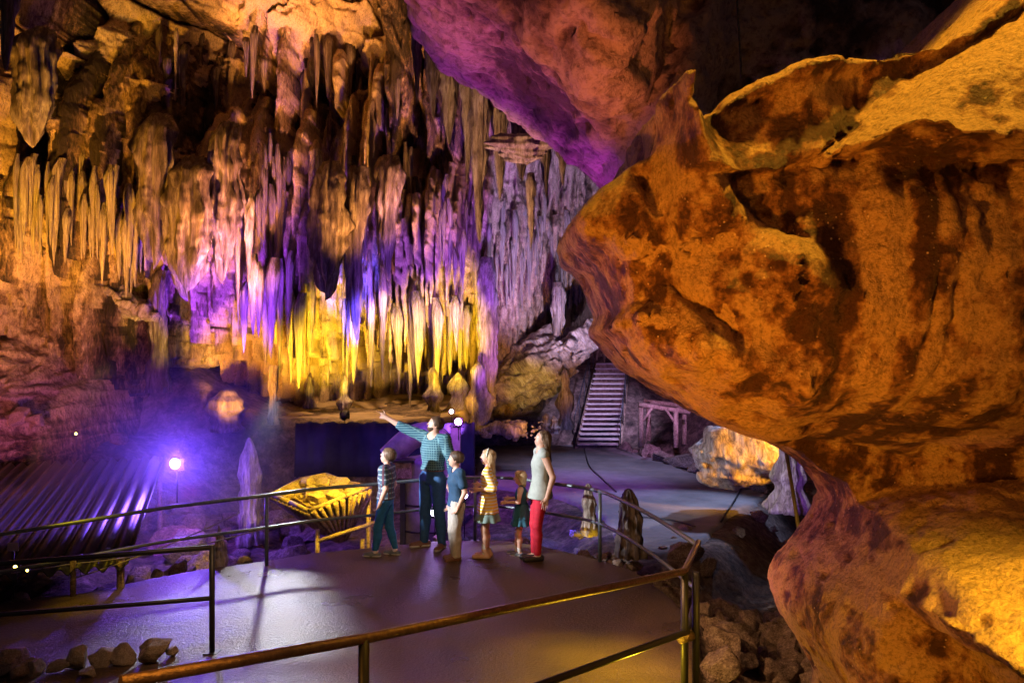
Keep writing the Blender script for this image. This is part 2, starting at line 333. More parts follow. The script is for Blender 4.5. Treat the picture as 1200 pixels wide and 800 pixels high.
def grow(px0,px1,py0,py1,l0,l1,w0,w1,f0,f1,n,t0,t1,sharp=.55,lean=.5,curve=None,seed=0,patch=False):
    r=np.random.default_rng(seed+991)
    for _ in range(n):
        px=r.uniform(px0,px1); py=r.uniform(py0,py1)
        if curve is not None: py=np.interp(px,curve[0],curve[1])+r.normal(0,(py1-py0)*.5)
        x,z,y=wallx(px,py); s=y/FPX; ln=r.uniform(l0,l1)*s; wd=r.uniform(w0,w1)*s*(.6+.4*r.random())
        i=min(max(int((x-gx[0])/RES),0),len(gx)-1); jt=min(int((z+ln*.9-gz[0])/RES),len(gz)-1)
        yf=min(SF[i,jt]+.15, B0[i,jt]+1.5)-r.uniform(f0,f1)
        if patch:
            j0=max(0,int((z-gz[0])/RES)); over=SF[i,min(j0,len(gz)-1)]-SF[i,jt]
            if over<.15 and r.random()>.22: continue
            if vnoise(np.array([x*.55]),np.array([z*.55]),np.array([3.3]),8)[0]<-.1: continue
        stal(x,z,ln,wd,yf,r.uniform(t0,t1),lean,sharp)
# order does not matter: the nearest surface wins
grow(0,175,150,345,25,100,5,16,-.1,.3,380,.35,.8,seed=1,patch=True)
grow(0,60,60,300,80,180,16,34,.2,.9,26,.1,.4,seed=2,patch=True)
grow(60,330,240,340,70,180,7,20,-.1,.6,190,.05,.45,.35,seed=3)
grow(290,490,215,310,50,130,4,12,-.1,.5,480,.2,.65,seed=4)
grow(470,735,170,425,20,75,3.5,11,.0,.65,2300,.45,1.0,.6,seed=5)
grow(540,720,330,430,60,130,8,18,.0,.6,90,.4,.8,seed=15)
grow(265,575,300,474,45,150,3,13,.4,2.0,1000,.55,1.05,.4,curve=([265,300,350,400,450,500,560],[400,440,455,450,452,448,420]),seed=6)
grow(265,575,290,400,40,110,3,10,.9,2.2,420,.5,1.0,.5,seed=16)
grow(180,500,110,215,20,75,4,14,-.2,.15,260,.05,.45,.6,seed=7,patch=True)
grow(60,240,90,230,25,90,6,20,-.1,.4,110,.05,.4,seed=8,patch=True)
grow(80,300,280,430,30,110,5,18,.1,.9,240,.35,.95,.5,seed=9)
grow(0,130,300,410,30,80,6,20,.0,.5,110,.4,.9,seed=10)
grow(120,230,380,500,60,120,8,22,.2,1.0,60,.2,.6,.4,seed=11)
grow(470,560,60,230,60,150,8,26,.3,1.4,60,.1,.6,.5,seed=12)
grow(170,330,380,455,25,70,6,18,.1,.9,90,.5,1.0,.5,seed=13)
Y+=fbm(X*3.2,0*X,Z*1.3,4,41,.6)*.07+ridged(X*5,0*X,Z*2.2,3,43)*.04+fbm(X*9,0*X,Z*5,2,44)*.03
Y+=5*sstep(.9,.1,Z)*sstep(175,200,PX)
v=np.stack([X,Y,Z],-1).reshape(-1,3); nx_,nz_=X.shape
q=(np.arange(nx_-1)[:,None]*nz_+np.arange(nz_-1)[None,:]).ravel()
f=np.stack([q,q+nz_,q+nz_+1,q+1],1)
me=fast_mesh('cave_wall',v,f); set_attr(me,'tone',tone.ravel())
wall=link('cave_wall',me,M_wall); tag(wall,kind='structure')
def wallY(x,z):
    i=min(max(int((x-gx[0])/RES),0),len(gx)-1); j=min(max(int((z-gz[0])/RES),0),len(gz)-1); return float(Y[i,j])
# ================= outlines with rounded thick bodies
def thick_rock(name,outline,D0,half,R,org,size,h,feat,mat,noise,toneF=None,yc=None,dfun=None):
    P=[(lambda q:(q[0],q[2]))(W(px,py,dfun(px,py) if dfun else D0)) for px,py in outline]
    ax=[np.arange(org[i],org[i]+size[i],h) for i in range(3)]
    x2,z2=np.meshgrid(ax[0],ax[2],indexing='ij')
    d=poly_sd(x2,z2,P)+fbm(x2*1.1,0*x2,z2*1.1,4,51)*noise*.8
    g=feat(x2,z2) if feat else 0*x2
    y=ax[1][None,:,None]; c=(yc(x2,z2) if yc else D0+0*x2)[:,None,:]
    front=(y<c); Rr=(R(x2,z2) if callable(R) else R+0*x2)[:,None,:]; a=d[:,None,:]+Rr; b=np.abs(y-c)-(half-Rr)-np.where(front,g[:,None,:],0)
    F=np.minimum(np.maximum(a,b),0)+np.sqrt(np.maximum(a,0)**2+np.maximum(b,0)**2)-Rr
    F=F.astype(np.float32)
    v,q=surface_net(F,[a_[0] for a_ in ax],h)
    n=normals(v,q)
    px=600+FPX*v[:,0]/D0; py=HOR-FPX*(v[:,2]-EYE)/D0
    dn=fbm(v[:,0]*1.3,v[:,1]*1.3,v[:,2]*1.3,6,61,.58)*noise+ridged(v[:,0]*2.7,v[:,1]*2.7,v[:,2]*2.0,5,62,.6)*noise*.4-noise*.9*sstep(.35,.75,vnoise(v[:,0]*7,v[:,1]*7,v[:,2]*7,65))
    v=v+n*dn[:,None]
    me=fast_mesh(name,v,q)
    if toneF is not None: set_attr(me,'tone',toneF(v,n,dn/noise))
    return link(name,me,mat),v,n
# the huge orange boulder on the right (front rock of the picture)
DB=5.6
OUT=[(1420,-260),(1250,-60),(1190,-8),(1120,45),(1080,60),(1010,72),(940,90),(880,110),(838,132),(810,146),(797,138),(797,118),(788,106),(776,108),(769,120),(771,145),(768,170),(757,180),(752,195),(725,218),(695,238),(668,262),(660,276),(666,298),(690,318),(704,342),(713,366),(705,388),(722,403),(745,427),(772,448),(802,468),(850,492),(897,508),(932,524),(955,552),(964,576),(955,602),(935,632),(917,650),(904,682),(910,705),(932,742),(950,780),(957,830),(975,1000),(1500,1100),(1700,400)]
def P2(px,py): q=W(px,py,DB); return (q[0],q[2])
DBF=4.75                                  # distance of its front face
def boulder_feat(x,z):
    px=600+FPX*x/DBF; py=HOR-FPX*(z-EYE)/DBF
    wpx=px+14*fbm(x*1.7,0*x,z*1.7,3,71); wpy=py+12*fbm(x*1.7,5+0*x,z*1.7,3,72)
    g=-.25*sstep(1250,700,px)+.16*np.exp(-(((px-788)/15)**2+((py-122)/15)**2)**2)                                    # nose runs back
    # upper slab with overhanging drip edge (lower contour) that slopes up and back
    low=np.interp(wpx,[900,945,1000,1060,1120,1200,1300],[210,198,192,196,204,196,190])+5*vnoise(px*.12,0*px,0*px,5)+7*vnoise(px*.05,0*px,0*px,6)
    top=np.interp(wpx,[900,945,1000,1060,1120,1200,1300],[215,190,150,105,60,0,-80])
    t=np.clip((py-top)/np.maximum(low-top,8),0,1); on=sstep(935,985,wpx)
    g+=on*np.where(py<low,.08+.46*t,0)*(py>top-2)
    g+=on*np.where(py<=top-2,.05,0)
    rim=np.interp(px,[790,838,880,940,1010,1080,1120,1200],[150,134,112,92,74,62,47,-5])
    g-=.15*sstep(4,20,py-rim)*sstep(60,0,py-top)*sstep(800,850,px)*np.where(px<960,sstep(235,150,py),1)
    # smooth belly under the slab, vertical folds
    g+=.20*np.exp(-((px-1080)/190)**2-((py-330)/130)**2)
    g+=sstep(880,1000,px)*sstep(200,260,py)*sstep(560,440,py)*.011*np.sin(wpx*.105+1.2*np.sin(py*.013)+wpx*wpx*.00006)*(1+.5*np.sin(wpx*.043))
    # ear fold
    g+=.28*np.exp(-((wpx-(790+.22*(py-110)))/(20+.11*(py-100).clip(0)))**2)*sstep(95,120,py)*sstep(300,235,py)
    g-=.14*np.exp(-((wpx-(752+.32*(py-180)))/9)**2)*sstep(185,205,py)*sstep(300,270,py)
    # jaw lobe and dark creases
    g+=.26*sstep(330,110,py)*sstep(770,800,px)*sstep(1010,940,px)*(py<top)
    g+=.14*sstep(1.1,.35,np.sqrt(((wpx-895)/78)**2+((wpy-345)/72)**2))
    g-=.10*np.exp(-(((wpx-870)-(wpy-255)*1.15)/11)**2)*sstep(225,245,py)*sstep(300,280,py)
    g-=.10*np.exp(-(((wpx-790)-(wpy-330)*.95)/8)**2)*sstep(320,335,py)*sstep(415,395,py)
    # lower brow and neck hollow
    g+=.25*np.exp(-((py-(395+.38*(px-760)))/38)**2)*sstep(1010,930,px)
    g-=.95*np.exp(-((px-1120)/170)**2-((py-575)/70)**2)
    g-=.18*np.exp(-((wpx-960)/45)**2-((wpy-492)/9)**2)
    g-=.35*sstep(430,560,py)*sstep(660,620,py)*sstep(930,1010,px)
    # lower rock: front apron and big bright ledge
    edge=np.interp(wpx,[900,1000,1050,1090,1130,1160,1200,1300],[680,686,706,728,752,800,900,1100])
    topl=np.interp(px,[980,1040,1100,1160,1220,1300],[700,655,632,615,600,580])
    g+=.10*sstep(645,690,py)
    on2=sstep(985,1010,px)*(py>topl)*(py<edge+6*vnoise(px*.09,0*px,0*px,9))
    g+=on2*(.25+.65*np.clip((py-topl)/90,0,1))
    # crusts
    for cx,cy,rx,rz in [(748,292,22,14),(797,300,9,18),(848,282,12,9),(768,375,17,9),(905,330,10,40)]:
        e=np.sqrt(((wpx-cx)/rx)**2+((wpy-cy)/rz)**2); g+=.05*sstep(1.2,.6,e)*(1+1.2*vnoise(px*.3,py*.3,0*px,12))
    g+=.05*fbm(x*2.6,0*x,z*2.6,5,77)+.035*ridged(x*3.3,0*x,z*2.4,4,78)
    return g
def boulder_tone(v,n,dn):
    px=600+FPX*v[:,0]/v[:,1]; py=HOR-FPX*(v[:,2]-EYE)/v[:,1]
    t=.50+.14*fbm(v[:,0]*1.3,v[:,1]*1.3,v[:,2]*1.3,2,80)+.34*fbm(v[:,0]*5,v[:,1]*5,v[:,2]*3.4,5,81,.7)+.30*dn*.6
    st=sstep(900,1000,px)*sstep(190,240,py)*sstep(620,520,py)           # dark streaks running down
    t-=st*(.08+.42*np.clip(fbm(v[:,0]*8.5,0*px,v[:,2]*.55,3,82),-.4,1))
    t+=.5*sstep(.4,.8,n[:,2])                                       # paler tone on upward faces
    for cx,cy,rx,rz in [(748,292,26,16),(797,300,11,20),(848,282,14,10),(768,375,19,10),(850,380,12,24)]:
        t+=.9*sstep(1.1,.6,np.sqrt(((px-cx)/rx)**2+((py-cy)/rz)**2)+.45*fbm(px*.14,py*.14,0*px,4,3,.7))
    t-=.5*sstep(.9,.3,np.sqrt(((px-960)/75)**2+((py-150)/38)**2)+.4*vnoise(px*.04,py*.04,0*px,4))  # shade painted into the tone between the rim and the slab
    return t
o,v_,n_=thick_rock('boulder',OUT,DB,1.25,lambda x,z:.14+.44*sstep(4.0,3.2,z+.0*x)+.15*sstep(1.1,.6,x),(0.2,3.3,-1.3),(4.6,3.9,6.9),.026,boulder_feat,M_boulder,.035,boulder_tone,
   yc=lambda x,z: DB+.25+.0*x+.15*np.sin(z*1.3),dfun=lambda px,py: 4.72 if (py<185 and px>765) else (5.1 if py<200 else (6.65 if py>538 else (5.9 if py>515 else 5.6))))
tag(o,'huge orange lit boulder with an overhanging nose and drip edged slab, filling the right side','boulder')
# the pink and purple ceiling mass that hangs down in the middle
DC=11.5
OUC=[(440,-260),(470,-60),(482,5),(505,38),(545,62),(582,77),(602,95),(625,118),(645,138),(668,154),(695,166),(715,182),(727,203),(740,200),(768,170),(805,150),(860,160),(960,220),(1500,260),(1900,-100),(1900,-420),(440,-420)]
def ceil_feat(x,z):
    px=600+FPX*x/9.8; py=HOR-FPX*(z-EYE)/9.8
    g=-.9*sstep(-60,190,py)*.6
    g+=.7*sstep(60,0,np.abs(px-(610+.55*py)))*.5
    g-=.8*np.exp(-((px-(800-.35*py))/26)**2)
    g+=.5*np.exp(-((px-700)/70)**2-((py-60)/90)**2)
    g-=1.6*sstep(800,900,px)
    g+=.22*fbm(x*.9,0*x,z*.9,5,91)+.16*ridged(x*1.6,0*x,z*1.6,4,92)
    return g
o,_,_=thick_rock('ceiling_rock',OUC,DC,2.2,.8,(-2.6,7.6,4.2),(19,7.6,9),.085,ceil_feat,M_ceil,.10,
   lambda v,n,dn:.5+.4*fbm(v[:,0]*.5,v[:,1]*.5,v[:,2]*.5,4,95)+.3*dn)
o.name='cave_ceiling'; tag(o,kind='structure')
# ================= ground
PLAZA=[(px_,py_) for px_,py_ in [(555,523),(640,521),(735,521),(760,533),(800,550),(860,567),(905,579),(880,592),(850,608),(815,640),(760,652),(735,640),(705,606),(655,582),(560,566)]]
def G(px,py,z): D=FPX*(EYE-z)/(py-HOR); return ((px-600)/FPX*D,D)
PL=[G(a,b,-.3) for a,b in PLAZA]
WALK=[(-9.5,9.0),(-6.6,9.3),(-5.97,9.75),(-5.3,10.0),(-4.7,10.5),(-4.0,10.85),(-3.3,11.0),(-2.5,11.35),(-1.6,11.75),(-1.0,12.0),(-.1,12.0),(.5,11.6),(.95,11.15),(1.3,10.8),(1.6,10.3),(1.85,9.2),(1.9,8.4),(1.78,7.5),(1.55,6.6),(1.3,5.6),(.9,4),(.3,1.5),(-4,-1),(-10,2)]
def walk_z(x,y): return np.where(x<-2.6,(x+2.6)*.072,0.)
tx=np.arange(-22,18,.1); ty=np.arange(-3,34,.1); TX,TY=np.meshgrid(tx,ty,indexing='ij')
tpx=600+FPX*TX/np.maximum(TY,.5)
H=-.95+.22*fbm(TX*.35,TY*.35,0*TX,4,101)
ter=sstep(.0,1.,1-np.clip(poly_sd(TX,TY,[(-7.6,20.3),(-5.5,20.2),(-2.6,20.2),(-1.0,20.6),(-.6,23),(-.4,30),(-12,30),(-12,22)])/1.3+.1,0,1))
H=H*(1-ter)+ter*(1.12+(TY-20.2)*.068)
hill=sstep(27.2,31.,TY)*sstep(-.6,.6,TX); hm=sstep(-.6,.6,TX)*sstep(26,26.8,TY); H=H*(1-hm)+hm*np.interp(TY,[26,26.6,31,34],[-.5,-.5,2.05,3.2])
hr=sstep(19,27,TY+.45*(TX-3))*sstep(4.2,7.5,TX); H=H*(1-hr)+hr*(.2+1.4*hr)   # rise behind the right end of the path
h2=sstep(-5.6,-9.5,TX)*sstep(14,19,TY); H+=h2*1.6
mid=np.exp(-((TX-.4)/1.2)**2-((TY-14)/1.2)**2)*.35; H+=mid
rb=sstep(1.5,3.6,TX)*sstep(12.5,8,TY); H+=rb*.45-0*TX
H+=.10*fbm(TX*1.3,TY*1.3,0*TX,4,104)*(1-ter*.7)+.03*ridged(TX*3,TY*3,0*TX,3,105)*(1-ter*.6)
dp=poly_sd(TX,TY,PL); m=sstep(1.0,.15,dp); H=H*(1-m)+m*(-.36); 
dw=poly_sd(TX,TY,WALK); m=sstep(.9,.0,dw); H=H*(1-m)+m*(walk_z(TX,TY)-.16-.0*TX); m2=sstep(0,-.15,dw); H=H-m2*.2
nx_,ny_=TX.shape; q=(np.arange(nx_-1)[:,None]*ny_+np.arange(ny_-1)[None,:]).ravel()
me=fast_mesh('ground',np.stack([TX,TY,H],-1).reshape(-1,3),np.stack([q,q+ny_,q+ny_+1,q+1],1))
tag(link('ground',me,M_ground),kind='structure')
def gz_at(x,y):
    i=min(max(int((x-tx[0])/.1),0),len(tx)-2); j=min(max(int((y-ty[0])/.1),0),len(ty)-2); return float(H[i,j])
def sand_patch():
    xs=np.arange(-9,-.5,.06); ys=np.arange(20.2,28,.06); A,Bq=np.meshgrid(xs,ys,indexing='ij')
    return None
# sand sheet on the terrace
m_,nt,b=newmat('cave_sand'); L=nt.links.new
tc=nd(nt,'ShaderNodeTexCoord'); n=nd(nt,'ShaderNodeTexNoise',i_Scale=1.4,i_Detail=10,i_Roughness=.65); L(tc.outputs['Object'],n.inputs['Vector'])
r=ramp(nt,[(.3,(.20,.145,.10)),(.7,(.42,.32,.23))],n.outputs['Fac']); L(r.outputs[0],b.inputs['Base Color']); b.inputs['Roughness'].default_value=.9
n2=nd(nt,'ShaderNodeTexNoise',i_Scale=14,i_Detail=8,i_Roughness=.7); L(tc.outputs['Object'],n2.inputs['Vector']); bp=nd(nt,'ShaderNodeBump',i_Strength=.5,i_Distance=.06); L(n2.outputs['Fac'],bp.inputs['Height']); L(bp.outputs[0],b.inputs['Normal'])
M_sand=m_
def sheet(name,poly,zf,mat,res=.08,thick=.12,nz=.01,seed=1,edge=.0):
    P=np.array(poly); x0,y0=P.min(0);x1,y1=P.max(0); xs=np.arange(x0-.2,x1+.2,res); ys=np.arange(y0-.2,y1+.2,res)
    A,Bq=np.meshgrid(xs,ys,indexing='ij'); d=poly_sd(A,Bq,P)
    dd=d+edge*fbm(A*1.4,Bq*1.4,0*A,3,seed+9); zt=zf(A,Bq)+nz*fbm(A*.9,Bq*.9,0*A,4,seed)
    zt=zt-np.clip(sstep(-.06,.06,dd),0,1)*thick-np.clip(dd,0,1)*1.5
    keep=dd<.16; n0,n1=A.shape; vi=np.arange(n0*n1).reshape(n0,n1)
    k=keep[:-1,:-1]&keep[1:,:-1]&keep[1:,1:]&keep[:-1,1:]
    q=vi[:-1,:-1][k]; f=np.stack([q,q+n1,q+n1+1,q+1],1); used=np.unique(f); mp=np.full(n0*n1,-1); mp[used]=np.arange(len(used))
    vv=np.stack([A,Bq,zt],-1).reshape(-1,3)[used]
    return link(name,fast_mesh(name,vv,mp[f]),mat)
# wet concrete walkway
m_,nt,b=newmat('damp_concrete'); L=nt.links.new
tc=nd(nt,'ShaderNodeTexCoord'); n=nd(nt,'ShaderNodeTexNoise',i_Scale=.8,i_Detail=9,i_Roughness=.6); L(tc.outputs['Object'],n.inputs['Vector'])
n3=nd(nt,'ShaderNodeTexNoise',i_Scale=42,i_Detail=6,i_Roughness=.7); L(tc.outputs['Object'],n3.inputs['Vector'])
mm=nd(nt,'ShaderNodeMath',operation='MULTIPLY_ADD'); L(n3.outputs['Fac'],mm.inputs[0]); mm.inputs[1].default_value=.45; L(n.outputs['Fac'],mm.inputs[2])
r=ramp(nt,[(.48,(.045,.028,.018)),(.98,(.20,.135,.085))],mm.outputs[0]); L(r.outputs[0],b.inputs['Base Color'])
rr=ramp(nt,[(.35,(.27,)*3),(.7,(.48,)*3)],n.outputs['Fac']); L(rr.outputs[0],b.inputs['Roughness']); b.inputs['Specular IOR Level'].default_value=.38
n2=nd(nt,'ShaderNodeTexNoise',i_Scale=26,i_Detail=5,i_Roughness=.75); L(tc.outputs['Object'],n2.inputs['Vector'])
bp=nd(nt,'ShaderNodeBump',i_Strength=.9,i_Distance=.03); L(n2.outputs['Fac'],bp.inputs['Height']); L(bp.outputs[0],b.inputs['Normal'])
M_walk=m_
tag(sheet('walkway',WALK,walk_z,M_walk,.05,.14,.008,3,.03),kind='structure')
# plaza path
m_,nt,b=newmat('plaza_concrete'); L=nt.links.new
tc=nd(nt,'ShaderNodeTexCoord'); n=nd(nt,'ShaderNodeTexNoise',i_Scale=1.1,i_Detail=10,i_Roughness=.68); L(tc.outputs['Object'],n.inputs['Vector'])
r=ramp(nt,[(.3,(.13,.12,.12)),(.7,(.30,.28,.27))],n.outputs['Fac']); L(r.outputs[0],b.inputs['Base Color']); b.inputs['Roughness'].default_value=.75
n2=nd(nt,'ShaderNodeTexNoise',i_Scale=6,i_Detail=8); L(tc.outputs['Object'],n2.inputs['Vector']); bp=nd(nt,'ShaderNodeBump',i_Strength=.4,i_Distance=.05); L(n2.outputs['Fac'],bp.inputs['Height']); L(bp.outputs[0],b.inputs['Normal'])
M_plaza=m_
tag(sheet('plaza_path',PL,lambda x,y:-.3+0*x,M_plaza,.09,.10,.012,5,.08),kind='structure')
SANDP=[(-7.4,20.45),(-5.5,20.35),(-2.7,20.35),(-1.3,20.8),(-1.0,23),(-.8,27.5),(-12,27.5),(-10,22)]
tag(sheet('sand_terrace',SANDP,lambda x,y:1.14+(y-20.2)*.068,M_sand,.08,.1,.05,7,.15),kind='structure')
# ================= separate hanging stalactites, columns and stalagmites
def spel_mesh(name,ln,r,seed,mode='tip',flute=10,fa=.12,bulge=.1,seg=36,rings=60,flat=1.0,up=False):
    """unit speleothem, axis z; top at 0, tip at -ln (up=True: base at 0, tip at +ln)"""
    rg=np.random.default_rng(seed); t=np.linspace(0,1,rings); a=np.linspace(0,2*np.pi,seg,endpoint=False)
    T,A=np.meshgrid(t,a,indexing='ij')
    if mode=='tip': prof=(1-T)**.55*(.75+.25*(1-T))
    elif mode=='spear': prof=(1-T)**.75
    elif mode=='blunt': prof=np.clip(1-T**7,0,1)**.6*(.85+.15*np.sin(T*2.5))
    elif mode=='column': prof=1-.25*np.sin(T*np.pi)
    elif mode=='mite': prof=np.clip(1-T,0,1)**.42*(1-.25*np.sin(T*6.5)*T)
    elif mode=='knob': prof=np.clip(1-T**2.2,0,1)**.55*(1+.22*np.sin(T*13+seed))
    R=r*prof*(1+bulge*np.sin(T*rg.uniform(7,14)+seed)+.5*bulge*np.sin(T*rg.uniform(20,34)))
    ph=rg.uniform(0,6,4)
    R=R*(1+fa*np.sin(A*flute+ph[0]+1.5*np.sin(T*3+ph[1]))*(1-.5*T)+.6*fa*np.sin(A*(flute*2+1)+ph[2]+T*4))
    zz=-T*ln; k=1/max(r,.05)
    cx=np.cos(A);sy=np.sin(A)
    R=R*(1+.30*fbm(cx*1.6+seed,sy*1.6,zz*k*.5,4,seed)+.10*fbm(cx*5+seed,sy*5,zz*k*1.4,3,seed+3))
    bx=.12*r*np.sin(T*5+ph[3])*T; back=0*T
    if not up: R=R*(.55+.45*sstep(0,.16,T)); back=np.clip(1-T/.3,0,1)**2*r*1.1
    x=R*cx+bx; y=R*sy*flat+back
    if mode=='blunt' and not up: zz=zz*(1-.16*(.5+.5*np.sin(A*3+seed)+.5*vnoise(cx*2.5,sy*2.5+seed,0*cx,4))*sstep(.3,1,T))
    v=np.stack([x,y,zz*(-1 if up else 1)],-1).reshape(-1,3); vi=np.arange(rings*seg).reshape(rings,seg)
    q=np.stack([vi[:-1],np.roll(vi[:-1],-1,1),np.roll(vi[1:],-1,1),vi[1:]],-1).reshape(-1,4)
    if up: q=q[:,::-1]
    q=q[:,::-1]
    return fast_mesh(name,v,q)
def hang(px,pytop,pytip,wpx,D,mat,label,mode='tip',seed=1,name='stalactite',cat='stalactite',group=None,flute=10,fa=.14,flat=1.0,bulge=.08):
    if D>=17 and mode!='column':                 # hangs from the wall: take the distance of the rock at its top
        x,z,y=wallx(px,pytop+8); x2,z2,y2=wallx(px,pytip); D=min(min(wallY(x+a,b) for a in (-.25,-.1,0,.1,.25) for b in np.arange(z2,z+.2,.12)),D+4)-wpx/FPX*D*.35; pytop-=22
    top=W(px,pytop,D); tip=W(px,pytip,D); ln=top[2]-tip[2]; r=wpx/FPX*D/2
    me=spel_mesh(name,ln,r,seed,mode,flute,fa,bulge,flat=flat)
    return tag(link(name,me,mat,None,top),label,cat,group)
def stand(px,pybase,pytop,wpx,D,mat,label,mode='mite',seed=1,name='stalagmite',cat='stalagmite',group=None,flute=9,fa=.1,bulge=.12,flat=1.0):
    b=W(px,pybase,D); t=W(px,pytop,D); ln=t[2]-b[2]+.12; r=wpx/FPX*D/2
    me=spel_mesh(name,ln,r,seed,mode,flute,fa,bulge,up=True,flat=flat); b[2]-=.12
    return tag(link(name,me,mat,None,b),label,cat,group)
def wD(px,py,off=0):                      # distance of the finished wall surface near a measured point
    x,z,y=wallx(px,py); return wallY(x,z)-off
big=[ # px, top, tip, width, D, mode, material, label
 (383,222,346,35,21.5,'blunt',M_staldark,'broad blunt purple stalactite with a rounded bottom above the yellow curtains'),
 (417,228,402,27,21.3,'tip',M_staldark,'long blue lit stalactite reaching down beside the blunt purple one'),
 (408,300,412,9,21.1,'spear',M_staldark,'thin blue spike ending lowest under the long blue stalactite'),
 (455,215,330,30,21.8,'tip',M_staldark,'dusky violet stalactite right of the long blue one'),
 (181,165,305,36,19.2,'blunt',M_staldark,'dark arched top column stalactite on the left of the violet draperies'),
 (262,175,325,34,20.5,'blunt',M_staldark,'second dark arched stalactite over the violet draperies'),
 (222,215,345,40,20.0,'blunt',M_staldark,'wide reddish violet drapery stalactite between the two arched ones'),
 (292,262,345,12,20.0,'tip',M_stal,'pale lavender stalactite at the right end of the violet draperies'),
 (186,330,460,22,19.0,'column',M_staldark,'dark red column standing in the shadow above the blue lamp'),
 (206,68,118,5,18.0,'spear',M_stal,'thin pale straw stalactite alone in the upper left'),
 (248,190,250,5,18.5,'spear',M_stal,'thin pale straw stalactite over the violet draperies'),
 (562,70,286,26,14.5,'tip',M_stal,'longest tan stalactite hanging to the left under the pink ceiling'),
 (548,100,215,15,14.6,'tip',M_stal,'pale tan stalactite joined to the left of the longest one'),
 (585,80,235,24,14.8,'tip',M_stal,'grey brown fluted stalactite just right of the longest one'),
 (610,92,210,16,14.4,'blunt',M_staldark,'dark purple stalactite behind the ragged yellow flap'),
 (622,215,296,12,14.2,'spear',M_stal,'slim grey spike hanging under the ragged yellow flap'),
 (640,110,232,20,14.6,'tip',M_staldark,'olive brown stalactite at the right edge of the pink ceiling'),
 (660,140,218,16,14.8,'tip',M_staldark,'short dark olive stalactite nearest the boulder'),
 (527,60,170,26,14.9,'tip',M_stal,'orange brown stalactite cluster under the left rim of the pink ceiling'),
 (508,50,140,20,14.9,'tip',M_staldark,'dark brown stalactite beside the blue violet sheet'),
 (488,-30,122,16,14.2,'tip',M_staldark,'blue violet sheet stalactite running down the left rim of the ceiling'),
 (8,-60,85,26,11.0,'tip',M_staldark,'dark red brown stalactite in the top left corner'),
 (40,40,170,34,16.0,'blunt',M_staldark,'broad dark stalactite near the left edge of the cave'),
]
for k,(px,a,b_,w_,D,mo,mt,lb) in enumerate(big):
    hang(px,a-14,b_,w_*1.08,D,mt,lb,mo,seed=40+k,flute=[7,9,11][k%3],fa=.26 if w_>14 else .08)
# ragged yellow flap on the tan stalactites
bm=bmesh.new()
c=W(618,165,14.0)
me=spel_mesh('drapery',.62,.42,77,'blunt',5,.35,.2,flat=.3)
bm.free()
tag(link('drapery',me,M_stal,None,W(612,150,13.9)),'ragged amber flap of drapery stone crossing the tan stalactites','drapery')
# counted fringe stalactites: eight shapes, copied
protos=[spel_mesh('stalactite',1,.5,100+k,'tip' if k%3 else 'spear',6+k%5,.20,.05,seg=20,rings=34) for k in range(8)]
def fringe(n,px0,px1,curve,l0,l1,w0,w1,mat,label,group,seed,off0=.15,off1=.6,cat='stalactite'):
    r=np.random.default_rng(seed); ms=[]
    for k in range(8):
        m=protos[k].copy(); m.materials.append(mat); ms.append(m)
    for i in range(n):
        px=px0+(px1-px0)*(i+r.uniform(0,1))/n; tip=np.interp(px,curve[0],curve[1])+r.normal(0,16)
        ln=r.uniform(l0,l1); wd=r.uniform(w0,w1)*(.6+.4*ln/l1); x,z,y=wallx(px,tip)
        top=EYE+(HOR-(tip-ln*.75))/FPX*y; D=min(wallY(x,top),wallY(x,top-.15),wallY(x,top+.2))-r.uniform(off0,off1)*.4
        s=D/FPX; o=bpy.data.objects.new('stalactite',ms[i%8]); COL.objects.link(o)
        o.location=((px-600)*s,D+.1,EYE+(HOR-(tip-ln))*s); o.scale=(wd*s,wd*s,ln*s); o.rotation_euler=(0,0,r.uniform(-.6,.6))
        tag(o,label,cat,group)
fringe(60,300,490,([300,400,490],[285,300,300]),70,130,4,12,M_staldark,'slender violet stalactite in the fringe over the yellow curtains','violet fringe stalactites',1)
fringe(36,275,560,([275,350,420,500,560],[395,440,455,452,440]),60,150,6,20,M_stal,'golden stalactite in the lit curtain above the sandy floor','golden curtain stalactites',2,.3,1.2)
fringe(60,480,720,([480,560,640,720],[300,330,345,330]),45,100,4,10,M_stal,'thin pale stalactite in the cold lavender cascade left of the boulder','lavender cascade stalactites',3)
fringe(34,10,170,([10,80,170],[300,290,330]),60,120,6,16,M_stal,'amber stalactite in the fringe on the left wall of the cave','amber left wall stalactites',4)
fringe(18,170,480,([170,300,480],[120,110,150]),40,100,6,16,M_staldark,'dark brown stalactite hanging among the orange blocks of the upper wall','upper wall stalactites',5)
# columns and stalagmites on the floor
hang(570,300,475,26,22.8,M_stal,'tall fluted pinkish column between the yellow curtain and the sloping flowstone','column',11,'column','column')
hang(655,330,440,18,26.0,M_stal,'narrow pale column above the sloping flowstone','column',12,'column','column')
stand(562,502,424,30,21.6,M_stal,'dark domed stalagmite with a skirt of drips behind the purple lamp','knob',21,flute=14,bulge=.05)
stand(508,478,430,18,21.8,M_staldark,'round topped pink stalagmite at the right end of the sandy floor','knob',22)
stand(538,498,436,30,22.2,M_stal,'glowing amber stalagmite lit from below beside the domed one','knob',23)
stand(403,477,440,13,22.0,M_stal,'small brown stalagmite behind the little stage light on the sand','knob',24)
stand(363,476,440,11,22.4,M_staldark,'short dark stalagmite on the sand below the curtains','knob',25)
stand(320,492,428,11,20.0,M_stal,'slim ringed stalagmite at the left end of the sandy floor','column',26,bulge=.12)
stand(662,498,432,18,25.0,M_stal,'tall pink spindle stalagmite left of the staircase','knob',27,bulge=.1)
stand(640,503,484,10,24.0,M_stal,'squat pale stalagmite stub, left one of the pair on the path edge','knob',28)
